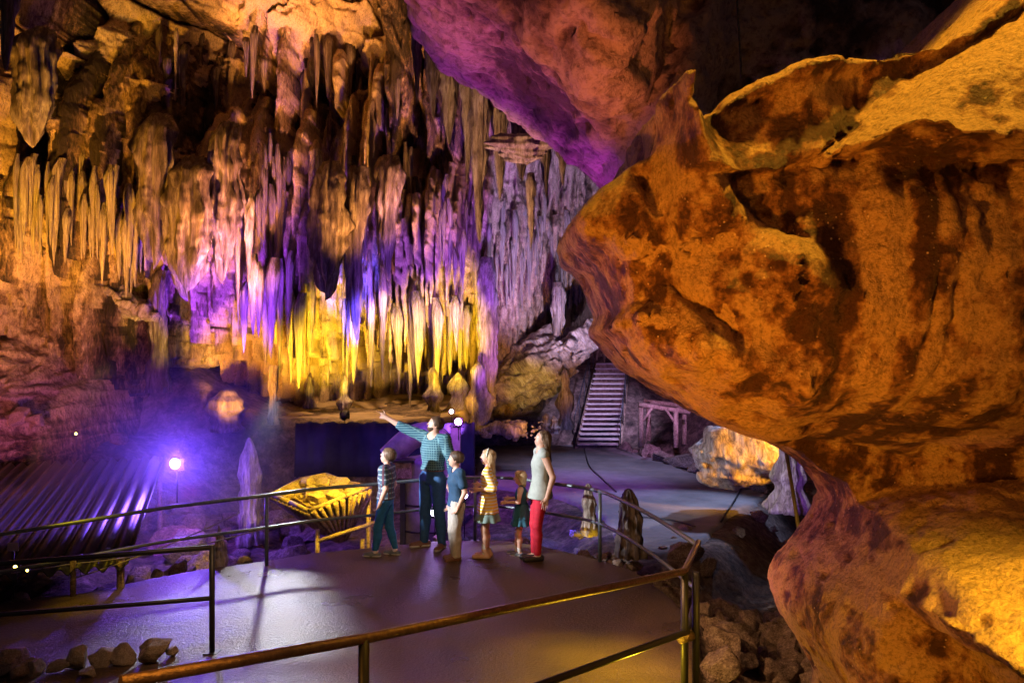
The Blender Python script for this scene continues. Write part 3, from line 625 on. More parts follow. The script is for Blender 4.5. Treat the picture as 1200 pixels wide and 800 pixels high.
stand(650,503,487,11,23.6,M_stal,'squat pale stalagmite stub, right one of the pair on the path edge','knob',29)
stand(738,642,572,34,10.9,M_staldark,'dark blue spiky stalagmite with a frosted edge beside the near path','mite',30,fa=.22)
stand(690,618,566,20,12.3,M_stal,'frosted stalagmite behind the railing corner post','mite',31)
stand(925,590,520,44,13.2,M_stal,'violet and white stone stump on the far side of the path','knob',32,name='stone_stump',cat='stump',flute=13,fa=.16)
stand(265,500,455,34,19.6,M_staldark,'hanging basket shaped knob of pale flowstone right of the mound','blunt',33,name='stalagmite_stub',cat='flowstone',flute=15,fa=.1)
stand(292,630,512,26,15.5,M_stal,'blue white stone tooth rising from the dark slope behind the blue lamp','mite',34,fa=.2)
stand(258,662,614,22,10.95,M_stal,'pointed pale upright stone standing by the near post','spear',35,name='upright_stone',cat='stone',fa=.04,flute=4)
# flowstone bank beside the stairs and other mounds (heavy rock lumps with real thickness)
def lump(name,c,s,seed,mat,label,cat,h=.05,namp=.12,rot=0,terr=0,group=None,zs=1.,kind=None):
    s=np.array(s); c=np.array(c); ax=[np.arange(-s[i]*1.35,s[i]*1.35+h,h) for i in range(3)]
    A,Bq,C=np.meshgrid(*ax,indexing='ij'); 
    k=np.sqrt((A/s[0])**2+(Bq/s[1])**2+(C/s[2])**2); F=(k-1)*min(s)+namp*1.4*fbm(A*1.2/min(s)*.7,Bq*1.2/min(s)*.7,C*1.2/min(s)*.7,4,seed)
    v,q=surface_net(F.astype(np.float32),[a[0] for a in ax],h); n=normals(v,q)
    dn=fbm(v[:,0]*4,v[:,1]*4,v[:,2]*4*zs,4,seed+5)*namp*.35
    if terr: dn=dn+terr*(((v[:,2]*2.2+.5*v[:,0]+.2*fbm(v[:,0],v[:,1],v[:,2],2,seed))%1.)-.5)
    v=v+n*dn[:,None]; o=link(name,fast_mesh(name,v,q),mat,None,c); o.rotation_euler=(0,rot,0)
    return tag(o,label,cat,group,kind)
lump('flowstone_bank',W(628,432,26.5),(2.1,1.6,.85),3,M_wall2 if 'M_wall2' in globals() else M_stal,'olive yellow flowstone bank sloping down to the left beside the stairs','flowstone',.06,.22,math.radians(-33),.12)
lump('flowstone_bank',W(600,425,26.8),(.9,.8,1.1),4,M_stal,'rounded tan hump at the upper end of the olive flowstone bank','flowstone',.05,.18)
lump('flowstone_mound',W(880,530,15.5),(1.15,.8,.55),6,M_stal,'low mound lit yellow and orange on the far side of the path','flowstone',.04,.12,math.radians(-8),.05)
lump('sandstone_slab',W(594,503,21.5),(.75,.5,.2),7,M_stal,'flat amber rock slab lying between the domed stalagmite and the path','rock',.035,.08)
lump('flowstone_mound',W(225,400,21.2),(.75,.6,.8),8,M_stal,'yellow lit flowstone boss above the dark opening on the left','flowstone',.04,.2,0,.06)
lump('flowstone_ledge',W(148,352,19.0),(.75,.5,.28),9,M_stal,'neon yellow ledge of flowstone on the left wall','flowstone',.035,.12,.5)
# ================= metal, wood and lamp materials
M_rail=flatmat('painted_steel',(.16,.20,.22),.38,.5,.5,.3,30,.15)
M_railold=flatmat('chipped_steel',(.22,.15,.10),.28,.6,.6,.5,26,.9)
M_black=flatmat('black_metal',(.03,.03,.035),.45,.2,.5,.3,20,.05)
M_wood=rockmat('old_wood',(.10,.065,.045),(.27,.19,.13),(.42,.32,.24),scale=3,zs=1,bump=.4,fine=9,bd=.02,rough=.8)
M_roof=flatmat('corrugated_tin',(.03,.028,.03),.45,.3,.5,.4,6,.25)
M_rope=flatmat('rope_fibre',(.30,.27,.24),.8,0,.3,.3,60,.3)
M_violetpaint=flatmat('weathered_steel_drum',(.30,.28,.32),.55,.2,.4,.45,5,.3)
M_tarp=flatmat('dark_tarp',(.05,.045,.055),.6,0,.4,.3,4,.3)
M_cable=flatmat('black_cable',(.02,.02,.02),.5,0,.5,.2,20,0)
def em(name,c,s):
    m,nt,b=newmat(name); b.inputs['Base Color'].default_value=(*c,1); b.inputs['Emission Color'].default_value=(*c,1); b.inputs['Emission Strength'].default_value=s; return m
M_eblue=em('blue_lens',(.55,.45,1),60); M_epur=em('purple_lens',(.85,.35,1),26); M_elav=em('lavender_lens',(.75,.62,1),22); M_eyel=em('yellow_bulb',(1,.75,.12),12); M_epink=em('pink_lens',(1,.6,.6),14)
# ================= railings
def curve_pts(P,n=8):
    P=[np.array(p,float) for p in P]; out=[]
    for i in range(len(P)-1):
        a=P[max(i-1,0)];b=P[i];c=P[i+1];d=P[min(i+2,len(P)-1)]
        for k in range(n):
            t=k/n; out.append(.5*((2*b)+(-a+c)*t+(2*a-5*b+4*c-d)*t*t+(-a+3*b-3*c+d)*t**3))
    out.append(P[-1]); return out
def rail_thing(label,top,mid,posts,mat,loc,r=.026,mt=None):
    e=empty('railing',loc,0,label,'railing','steel railings of the walkway'); L=np.array(loc)
    tube_obj('top_rail',[np.array(p)-L for p in top],r,mt or mat,e); tube_obj('mid_rail',[np.array(p)-L for p in mid],r*.9,mat,e)
    for (x,y,z0,z1) in posts:
        p=tube_obj('post',[(x-L[0],y-L[1],z0-L[2]),(x-L[0],y-L[1],z1-L[2])],r*1.05,mat,e)
        bm=bmesh.new(); bm_box(bm,(x-L[0],y-L[1],z0-L[2]+.006),(.13,.13,.012),None,.003); bm_obj('base_plate',bm,mat,p)
    return e
def zz(p,h): return [(x,y,walk_z(np.float64(x),0)+h) for x,y in p]
far=[(-8.6,8.2),(-6.6,8.75),(-5.3,9.55),(-4.4,10.25),(-3.26,10.68),(-2.05,11.25),(-1.2,11.75),(-.55,11.95),(.0,11.85),(.6,11.35),(1.17,10.7),(1.55,9.2),(1.77,7.64)]
far_c=[tuple(p) for p in curve_pts([(x,y) for x,y in far],6)]
# the corner and the near flight
top=zz(far_c,.93); mid=zz(far_c,.50)
rail_thing('long steel railing curving behind the family and down to the corner post',top,mid,[(x,y,walk_z(np.float64(x),0)-.02,walk_z(np.float64(x),0)+.93) for x,y in [(-6.6,8.75),(-3.26,10.68),(-.55,11.95),(1.17,10.7)]],M_rail,(-3.26,10.68,0),.024)
c1=(1.77,7.64,.96);c2=(1.37,6.38,1.02)
near=[c1,c2,(0,5.1,1.13),(-.8,4.34,1.20),(-1.70,3.49,1.31)]
nm=[(1.77,7.64,.5),(1.39,6.38,.54),(0,5.0,.62),(-.8,4.2,.70),(-1.7,3.35,.8)]
e=rail_thing('nearest dark railing crossing the foreground to the corner post',near,nm,[(1.37,6.38,-.05,1.02),(1.47,6.43,-.05,1.0),(-.8,4.34,-.05,1.2)],M_black,(1.37,6.38,0),.029,None)
for ch in e.children:
    if ch.name.startswith('top_rail'): ch.data.materials.clear(); ch.data.materials.append(M_railold)
tube_obj('crossing_knuckle',[(1.33-1.37,0-.03,.50),(1.43-1.37,.04,.50)],.045,M_railold,e)
lf=[(-2.78,7.45),(-3.9,7.42),(-4.9,7.40),(-6.2,7.35)]
rail_thing('dark railing running left from the single near post',zz(lf,.97),zz(lf,.50),[(-2.78,7.45,-.02,.98),(-6.2,7.35,walk_z(np.float64(-6.2),0),walk_z(np.float64(-6.2),0)+.97)],M_black,(-2.78,7.45,0),.024)
# rope barrier on small posts at the far left
e=empty('rope_barrier',(-5.35,9.8,-.2),0,'low rope barrier with a yellow lit wooden post on the left edge of the walkway','barrier')
b0=np.array([-5.35,9.8,-.2])
tube_obj('post',[(0,0,0),(0,0,.46)],.035,M_wood,e)
def sag(a,b,s,n=14): a=np.array(a,float);b=np.array(b,float); return [a+(b-a)*t-np.array([0,0,s*4*t*(1-t)]) for t in np.linspace(0,1,n)]
tube_obj('rope',sag((0,0,.22),np.array([-2.85,7.6,.95])-b0+np.array([-.6,2.6,-.2]),.05),.008,M_rope,e,6)
tube_obj('rope',sag((0,0,.40),np.array([-3.3,10.6,.45])-b0,.06),.008,M_rope,e,6)
tube_obj('rope',sag((0,0,.40),(-2.6,-.7,.28),.05),.008,M_rope,e,6)
# ================= lamps
def lamp(loc,yaw,pitch,s,lens,label,cat='stage lamp',stand=None):
    e=empty('stage_lamp',loc,yaw,label,cat,'small stage lamps')
    R=Matrix.Rotation(pitch,3,'X')
    bm=bmesh.new(); 
    bm_tube(bm,[R@Vector((0,.0,0)),R@Vector((0,-.9*s,0)),R@Vector((0,-1.0*s,0)),R@Vector((0,-1.5*s,0)),R@Vector((0,-1.7*s,0))],[.62*s,.62*s,.55*s,.5*s,.3*s],20,caps=True)
    for k in range(4): bm_box(bm,R@Vector((0,-(.2+.22*k)*s,0)),(1.34*s,.05*s,1.0*s),R)
    h=bm_obj('housing',bm,M_black,e)
    bm=bmesh.new(); bmesh.ops.create_uvsphere(bm,u_segments=20,v_segments=10,radius=.5*s); bmesh.ops.transform(bm,matrix=Matrix.Translation(R@Vector((0,.02*s,0)))@R.to_4x4()@Matrix.Diagonal((1,.22,1,1)),verts=bm.verts[:])
    bm_obj('lens',bm,lens,h)
    bm=bmesh.new(); bm_tube(bm,[(-.75*s,-.6*s,0),(-.75*s,-.6*s,-.8*s),(.75*s,-.6*s,-.8*s),(.75*s,-.6*s,0)],.06*s,8)
    if stand: bm_tube(bm,[(0,-.6*s,-.8*s),(0,-.6*s,-stand)],.07*s,8)
    bm_obj('bracket',bm,M_black,e); return e
# local +Y is the beam direction; yaw=pi turns it to the camera
LB=W(205,543,14.0); lamp(LB,math.pi+.0,0,.16,M_eblue,'dazzling blue stage lamp at the end of the corrugated roof',stand=.7)
lamp(W(537,494,12.9),math.pi,0,.11,M_epur,'purple stage lamp on top of the steel post behind the man',stand=.3)
lamp(W(529,482,13.2),math.pi,0,.07,M_epink,'small pink white lamp just above the purple one',stand=.3)
lamp(W(509,600,12.7),math.pi,0,.12,M_elav,'lavender floodlight seen between the legs of the man',stand=.45)
lamp(W(544,580,12.9),math.pi,.0,.11,M_elav,'lavender floodlight glowing left of the girl in the striped dress',stand=.7)
lamp(W(405,484,19.8),0,.4,.16,M_eyel,'dark stage light standing on a thin pole in the sand',stand=.5)
lamp(W(406,470,22.6),math.pi,0,.05,M_eyel,'tiny yellow bulb glowing at the foot of the curtains',stand=.1)
lamp(W(18,664,9.4),math.pi,0,.045,M_eyel,'tiny yellow marker light below the little sign',stand=.25)
lamp(W(93,652,9.9),math.pi,0,.04,M_eyel,'tiny yellow marker light beside the rope post',stand=.25)
lamp(W(89,508,14.6),math.pi,0,.045,M_eyel,'tiny yellow marker light at the top edge of the corrugated roof',stand=.2)
lamp(W(20,668,9.5)+np.array([.12,0,0]),math.pi,0,.03,M_eyel,'faint second marker light beside the sign post',stand=.2)
# post carrying the purple lamp
e=empty('lamp_post',W(534,640,13.1),0,'square steel post washed violet behind the man','post'); z1=W(534,500,13.1)[2]-W(534,640,13.1)[2]
box_obj('shaft',(0,0,z1/2),(.16,.16,z1),M_violetpaint,e,None,.01); box_obj('cap',(0,0,z1+.012),(.2,.2,.025),M_violetpaint,e,None,.006)
# little sign at far left
e=empty('sign',W(16,672,9.7),0,'small pale pink sign plate on a thin stake at the left edge','sign'); h=W(16,640,9.7)[2]-W(16,672,9.7)[2]
tube_obj('stake',[(0,0,-.3),(0,0,h)],.01,M_black,e); box_obj('plate',(0,-.014,h),(.135,.008,.10),flatmat('sign_plate',(.5,.36,.38),.6,var=.1),e,None,.002)
# ================= steel drum and crate behind the man
e=empty('steel_drum',W(500,650,13.2),0,'tall violet lit steel tank with a slanting pipe elbow behind the man and the boy','tank')
z=W(500,540,13.2)[2]-W(500,650,13.2)[2]
bm=bmesh.new(); bm_tube(bm,[(0,0,-.3),(0,0,z*.98),(0,0,z+.05),(0,0,z+.1)],[.42,.42,.38,.1],28); bm_obj('shell',bm,M_violetpaint,e)
bm=bmesh.new()
for k in range(4): bm_tube(bm,[(0,0,.02+.42*k),(0,0,.05+.42*k)],[.435,.435],28)
bm_obj('hoop',bm,M_black,e)
bm=bmesh.new(); bm_tube(bm,curve_pts([(.35,.1,z+.15),(.1,0,z+.42),(-.25,0,z+.38),(-.62,-.05,z+.05)],6),.20,22); bm_obj('pipe',bm,M_violetpaint,e)
e=empty('control_box',W(472,590,12.9),0,'dark wooden box on a stand between the boy and the man','box')
zc=W(472,550,12.9)[2]-W(472,590,12.9)[2]
box_obj('case',(0,0,zc),(.30,.26,.26),M_wood,e,None,.01); box_obj('lid',(0,0,zc+.15),(.40,.34,.035),M_black,e,None,.006); box_obj('stand',(0,0,zc/2-.5),(.08,.08,zc+.72),M_black,e)
# dark tarp wall in front of the sand
e=empty('tarp_screen',W(420,540,18.6),0,'long dark tarp screen standing in front of the sandy floor','screen')
o0=W(420,540,18.6); bm=bmesh.new(); N=60; vs=[]
for i in range(N+1):
    px=346+(556-346)*i/N; a=W(px,495+1.2*math.sin(i*.9)+.8*math.sin(i*2.3),18.6)-o0; y=.02*math.sin(i*1.1)+.015*math.sin(i*2.3)
    vs.append([bm.verts.new((a[0],y-t*.1,a[2]*(1-t)+(-.35)*t)) for t in (0,.33,.66,1)])
for i in range(N):
    for k in range(3): bm.faces.new((vs[i][k],vs[i+1][k],vs[i+1][k+1],vs[i][k+1])).smooth=True
o=bm_obj('cloth',bm,M_tarp,e); md=o.modifiers.new('thickness','SOLIDIFY'); md.thickness=.02
bm=bmesh.new(); 
for px in (348,400,452,505,555): a=W(px,497,18.68)-o0; bm_tube(bm,[(a[0],.12,-.4),(a[0],.12,a[2]+.03)],.03,8)
bm_obj('frame',bm,M_black,e)
# ================= corrugated roof, lower left
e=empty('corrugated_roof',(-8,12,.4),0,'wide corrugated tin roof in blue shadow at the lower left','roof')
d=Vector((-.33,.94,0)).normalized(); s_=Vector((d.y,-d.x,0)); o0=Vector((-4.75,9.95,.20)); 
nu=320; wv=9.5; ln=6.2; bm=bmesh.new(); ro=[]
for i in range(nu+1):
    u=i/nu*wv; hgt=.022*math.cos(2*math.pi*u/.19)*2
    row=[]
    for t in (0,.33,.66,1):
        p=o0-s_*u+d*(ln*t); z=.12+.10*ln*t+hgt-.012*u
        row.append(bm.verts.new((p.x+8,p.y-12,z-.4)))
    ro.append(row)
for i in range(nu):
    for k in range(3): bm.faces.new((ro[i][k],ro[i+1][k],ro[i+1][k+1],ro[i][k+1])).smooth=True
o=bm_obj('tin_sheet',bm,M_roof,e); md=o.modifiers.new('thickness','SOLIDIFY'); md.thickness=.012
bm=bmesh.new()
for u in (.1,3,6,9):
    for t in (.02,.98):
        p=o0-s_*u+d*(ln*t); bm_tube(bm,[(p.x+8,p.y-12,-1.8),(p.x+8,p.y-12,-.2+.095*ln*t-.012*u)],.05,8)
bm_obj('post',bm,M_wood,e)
# ================= ore hopper with glowing amber rocks
HB=W(375,655,12.3); e=empty('ore_hopper',HB,0,'wooden funnel shaped hopper heaped with amber lit rocks behind the railing','hopper')
def hp(px,py,dy): q=W(px,py,12.3+dy)-HB; return Vector((q[0],q[1],q[2]))
rim=[hp(318,581,-.1),hp(352,563,.75),hp(382,557,.95),hp(405,566,.8),hp(434,572,.1),hp(405,583,-.45),hp(362,600,-.75),hp(340,590,-.45)]
bot=hp(402,640,.1)
bm=bmesh.new(); rv=[bm.verts.new(p) for p in rim]; 
mid_=[bm.verts.new(p.lerp(bot,.55)+Vector((-.05,0,0))) for p in rim]; bv=[bm.verts.new(bot+(p-bot)*.10) for p in rim]
for i in range(8):
    j=(i+1)%8; bm.faces.new((rv[i],rv[j],mid_[j],mid_[i])); bm.faces.new((mid_[i],mid_[j],bv[j],bv[i]))
o=bm_obj('funnel',bm,M_wood,e); md=o.modifiers.new('thickness','SOLIDIFY'); md.thickness=.05; md.offset=1
for i in range(8):
    j=(i+1)%8
    for k in range(5):
        a=rim[i].lerp(rim[j],(k+.5)/5); b=bot+(a-bot)*.12; c=(rim[i]+rim[j])/2-(rim[0]+rim[4])/2; c.z=0; c=c.normalized()*.035
        if (k+i)%1==0:
            bm=bmesh.new(); bm_tube(bm,[a+c,a.lerp(b,.5)+c,b+c*.5],[.045,.035,.012],4); bm_obj('stave',bm,M_wood,e)
bm=bmesh.new()
for i in range(8): bm_tube(bm,[rim[i]+Vector((0,0,.02)),rim[(i+1)%8]+Vector((0,0,.02))],.035,6)
bm_obj('rim_board',bm,M_wood,e)
for a in (hp(372,640,-.5),hp(432,600,.1),hp(425,650,-.2)):
    tube_obj('leg',[a+Vector((0,0,.25)),Vector((a.x,a.y,-.5))],.035,M_wood,e,6)
tube_obj('brace',[hp(372,634,-.5),hp(440,612,-.2)],.035,M_wood,e,6)
# ================= staircase
SB=W(700,521,26.5); e=empty('staircase',SB,0,'long straight wooden staircase climbing the far slope','staircase')
n=17; M_step=flatmat('worn_step_boards',(.42,.36,.34),.7,0,.3,.3,6,.2)
T0=(W(676,521,26.5),W(725,521,26.5)); 
for i in range(n):
    t=i/(n-1); D=26.5+4.3*t; xl=676+(698-676)*t; xr=724+(735-724)*t; py=521-(521-427)*t
    a=W(xl,py,D)-SB; b=W(xr,py,D)-SB
    box_obj('step',((a[0]+b[0])/2,a[1],a[2]+.03),(b[0]-a[0],.30,.055),M_step,e,None,.006)
    box_obj('riser',((a[0]+b[0])/2,a[1]+.13,a[2]-.075),(b[0]-a[0]-.02,.03,.145),M_wood,e)
for (x0,x1,s) in ((676,698,-1),(724,735,1)):
    a=W(x0,524,26.5)-SB;b=W(x1,429,30.8)-SB; bm=bmesh.new(); bm_tube(bm,[a+np.array([s*.05,-.1,-.12]),b+np.array([s*.05,-.1,-.12])],.07,4); bm_obj('stringer',bm,M_wood,e)
    tube_obj('handrail',[a+np.array([s*.09,0,.95]),b+np.array([s*.09,0,.95])],.022,M_black,e,6)
    for t in (0,.25,.5,.75,1): q=a+(b-a)*t; tube_obj('baluster',[q+np.array([s*.09,0,-.1]),q+np.array([s*.09,0,.95])],.018,M_black,e,6)
# ================= timber frame
TB=W(775,522,23.5); e=empty('timber_frame',TB,0,'weathered timber mine frame of posts and braces right of the staircase','timber frame')
def tq(px,py,dy=0): return W(px,py,23.5+dy)-TB
for px,a,b_,dy in ((751,524,478,0),(792,524,482,0),(802,520,478,1.2),(760,516,474,1.4)): tube_obj('post',[tq(px,a,dy),tq(px,b_,dy)],[.085,.07],M_wood,e,8)
for a,b_ in (((748,474,0),(808,483,.2)),((754,470,1.3),(805,476,1.3)),((751,478,0),(760,472,1.4)),((792,481,0),(802,477,1.2))): tube_obj('beam',[tq(*a),tq(*b_)],.075,M_wood,e,8)
for a,b_ in (((752,495,0),(764,478,0)),((792,497,0),(780,479,0)),((756,520,.5),(762,480,.5))): tube_obj('brace',[tq(*a),tq(*b_)],.04,M_wood,e,6)
# slanting pole in front of the boulder gap, and the hanging cable
tag(tube_obj('leaning_pole',[W(919,515,9.2),W(938,630,8.6)],.022,flatmat('olive_pole',(.22,.20,.08),.5)),'thin olive pole leaning beside the boulder','pole')
tag(tube_obj('hanging_cable',sag(W(862,-30,7.0),W(869,92,6.9),.02),.009,M_cable),'thin dark cable hanging from the ceiling above the boulder','cable')
# cables lying across the plaza
def ground_cable(pts,label,r=.02,z=-.28): 
    P=[(*G(a,b,-.3),z) for a,b in pts]; tag(tube_obj('floor_cable',curve_pts(P,6),r,M_cable,None,6),label,'cable')
ground_cable([(684,522),(690,545),(706,562),(722,577)],'black cable running down the path from the foot of the stairs')
ground_cable([(872,566),(862,585),(845,612)],'straight black cable crossing the right end of the path')
ground_cable([(725,600),(750,606),(785,610),(815,618)],'thin black cable lying near the front edge of the path',.015)
# path kerb of stones on its far side
# ================= loose rocks
def rock_proto(seed):
    r=np.random.default_rng(seed); bm=bmesh.new(); bmesh.ops.create_icosphere(bm,subdivisions=4,radius=1)
    v=np.array([x.co[:] for x in bm.verts]); sc=r.uniform(.65,1.15,3); 
    for _ in range(11):
        n=r.normal(size=3); n/=np.linalg.norm(n); d=r.uniform(.40,.74); h=v@n-d; v=v-np.clip(h,0,None)[:,None]*n*.93
    v=v*sc; v=v*(1+.11*fbm(v[:,0]*2.4+seed,v[:,1]*2.4,v[:,2]*2.4,5,seed,.6))[:,None]
    for x,c in zip(bm.verts,v): x.co=c
    for f in bm.faces: f.smooth=True
    me=bpy.data.meshes.new('rock'); bm.to_mesh(me); bm.free(); me.materials.append(M_rubble); return me
RP=[rock_proto(300+k) for k in range(9)]
M_rubtan=rockmat('tan_rubble',(.16,.11,.08),(.36,.27,.20),(.52,.42,.33),scale=2.4,bump=.6,bscale=3,fine=8,bd=.03,rough=.75)
def rock(x,y,z,s,label,group,seed,mat=None,cat='rock',sc=None,sink=.35):
    r=random.Random(seed); me=RP[seed%9]
    if mat:
        me=me.copy(); me.materials.clear(); me.materials.append(mat)
    o=bpy.data.objects.new('rock',me); COL.objects.link(o); q=sc or (r.uniform(.8,1.3),r.uniform(.8,1.2),r.uniform(.6,.95))
    o.scale=(s*q[0],s*q[1],s*q[2]); o.location=(x,y,z+s*q[2]*(.6-sink)); o.rotation_euler=(r.uniform(-.4,.4),r.uniform(-.4,.4),r.uniform(0,6.3)); return tag(o,label,cat,group)
def wz(x,y): return float(walk_z(np.float64(x),0))
# named rocks on the near left edge of the walkway
for i,(px,py,s,lb) in enumerate([(181,772,.165,'largest tan boulder, topmost of the row beside the near post'),(148,775,.12,'rounded brown rock just left of the largest tan boulder'),(124,777,.13,'rock with a bright white edge in the near left row'),(88,782,.14,'dark lumpy rock in the middle of the near left row'),(70,786,.10,'small dark rock leaning on the dark lumpy one'),(40,788,.075,'small tan rock between two dark ones in the near left row'),(28,790,.10,'dark pointed rock near the left end of the row'),(10,788,.12,'leftmost rock of the near row, cut by the picture edge'),(104,792,.07,'pebble in front of the dark lumpy rock'),(200,768,.07,'little stone tucked behind the largest tan boulder')]):
    D=FPX*(EYE+.03)/(py-HOR); x=(px-600)/FPX*D; D=FPX*(EYE-wz(x,0))/(py-HOR); x=(px-600)/FPX*D
    rock(x,D,wz(x,0),s*1.35,lb,'rocks along the near left edge',510+i,M_rubtan,sink=.05 if i!=2 else .2)
rg=random.Random(5)
# kerb rocks on the far edge of the walkway
edgeP=[(-8.2,9.2),(-6.6,9.45),(-5.97,9.9),(-5.3,10.15),(-4.7,10.65),(-4.0,11.05),(-3.3,11.2),(-2.5,11.55),(-1.6,11.95),(-1.0,12.2),(-.1,12.2),(.5,11.85),(.95,11.4),(1.35,11.0),(1.75,10.4)]
for i in range(52):
    t=rg.uniform(0,len(edgeP)-1.01); k=int(t); a=edgeP[k];b=edgeP[k+1]; u=t-k; x=a[0]+(b[0]-a[0])*u; y=a[1]+(b[1]-a[1])*u+rg.uniform(-.05,.55)
    s=rg.choice([.06,.08,.1,.13,.17]); rock(x,y,max(gz_at(x,y),wz(x,y)-.15),s,'grey brown stone in the low row along the far edge of the walkway' ,'stones edging the walkway',600+i,M_rubtan if i%3==0 else None,sink=.3)
# rubble slope on the right
n=0
while n<170:
    y=rg.uniform(5.2,11.6); x=rg.uniform(1.5,5.0)
    if poly_sd(np.array([x]),np.array([y]),WALK)[0]<.12 or x>2.1+(y-5)*.42+.4: continue
    s=rg.choice([.07,.1,.12,.15,.2,.27]); rock(x,y,gz_at(x,y),s,'dark brown rubble stone on the slope between the railing corner and the boulder','rubble stones right of the walkway',800+n,None,sink=.25); n+=1
for i,(px,py,s,lb) in enumerate([(745,692,.16,'brown block just behind the railing corner'),(752,668,.11,'tan stone under the slanting mid rail'),(826,668,.13,'olive brown stone above the corner post on the rubble slope'),(722,668,.13,'flat faced brown stone right of the tall post'),(850,762,.20,'broad yellowish slab at the foot of the corner post'),(800,775,.14,'pale yellow stone by the base of the corner post'),(822,716,.15,'brown block right of the corner post')]):
    D=FPX*(EYE+.3)/(py-HOR); x=(px-600)/FPX*D; rock(x,D,gz_at(x,D),s,lb,'rubble stones right of the walkway',1100+i,M_rubtan,sink=.1)
for i in range(22):
    x=rg.uniform(2.2,6.2); y=rg.uniform(10.5,16)
    if poly_sd(np.array([x]),np.array([y]),PL)[0]<.2: continue
    rock(x,y,gz_at(x,y),rg.choice([.15,.22,.3,.42]),'dim brown rock on the bank between the path and the boulder','rocks on the bank beside the boulder',1250+i,None,sink=.3)
for i in range(20):
    x=rg.uniform(-6.4,-3.2); y=rg.uniform(12.2,17.2); rock(x,y,gz_at(x,y)+.1,rg.choice([.22,.3,.4,.55]),'dark rock heaped under and right of the blue lamp','rocks by the blue lamp',1220+i,None,sink=.3)
# dark slope rocks between walkway and path, and stones on the path edges
for i in range(36):
    x=rg.uniform(-6,3.2); y=rg.uniform(12.6,19.5)
    if poly_sd(np.array([x]),np.array([y]),PL)[0]<.15: continue
    rock(x,y,gz_at(x,y),rg.choice([.12,.18,.25,.34]),'dark rock lying on the shadowed ground between the walkway and the path','rocks on the dark slope',1300+i,None,sink=.3)
for i,(px,py,s,lb) in enumerate([(778,646,.14,'bright white tipped stone at the near tip of the path'),(802,622,.14,'white stone on the near edge of the path'),(764,652,.10,'small lit stone beside the bright tipped one'),(790,634,.09,'small pale stone between the two white ones'),(540,505,.3,'dim purple boulder left of the amber slab')]):
    x,y=G(px,py,-.35); rock(x,y,-.35,s,lb,None,1500+i,M_rubtan,sink=.1)
for i in range(24):
    px=730+(905-730)*i/24; py=529+(580-529)*(i/24)**1.05-3; x,y=G(px,py,-.3); rock(x,y,-.34,rg.choice([.1,.14,.18,.3,.5]),'grey stone in the border along the far side of the path','stones bordering the path',1600+i,None,sink=.35)
for i in range(9):
    px=rg.uniform(0,330); x=(px-600)/FPX*17; y=rg.uniform(16,18.8); rock(x,y,gz_at(x,y),rg.choice([.2,.3,.45]),'dim violet rock at the foot of the left mound','rocks under the left mound',1700+i,None,sink=.3)
for i,(px,py,s) in enumerate([(25,492,.32),(42,494,.30),(10,490,.2)]):
    q=W(px,py,16); rock(q[0],16,q[2],s,['pale yellow block at the foot of the left mound','second pale yellow block, right of the first, at the foot of the left mound','small yellow stone at the left picture edge below the mound'][i],None,1750+i,M_rubtan)
# amber rocks heaped in the hopper
for i in range(24):
    a=rg.uniform(0,6.28); rr_=rg.uniform(0,.75)**.7; c=sum(rim,Vector())/8; p=c.lerp(rim[int(a/6.284*8)],rr_); rock(HB[0]+p.x,HB[1]+p.y,HB[2]+p.z-.08,rg.choice([.11,.14,.18]),'amber lit rock heaped inside the wooden hopper','rocks in the hopper',1800+i,M_rubtan,sink=.1)
# yellow lit cluster under the far railing
for i in range(7):
    q=W(680+rg.uniform(-9,10),624+rg.uniform(-5,5),12.4+rg.uniform(0,.4)); rock(q[0],q[1],q[2]-.05,.09,'small crusted rock lit yellow under the railing right of the woman','yellow lit rocks by the railing',1900+i,M_rubtan)
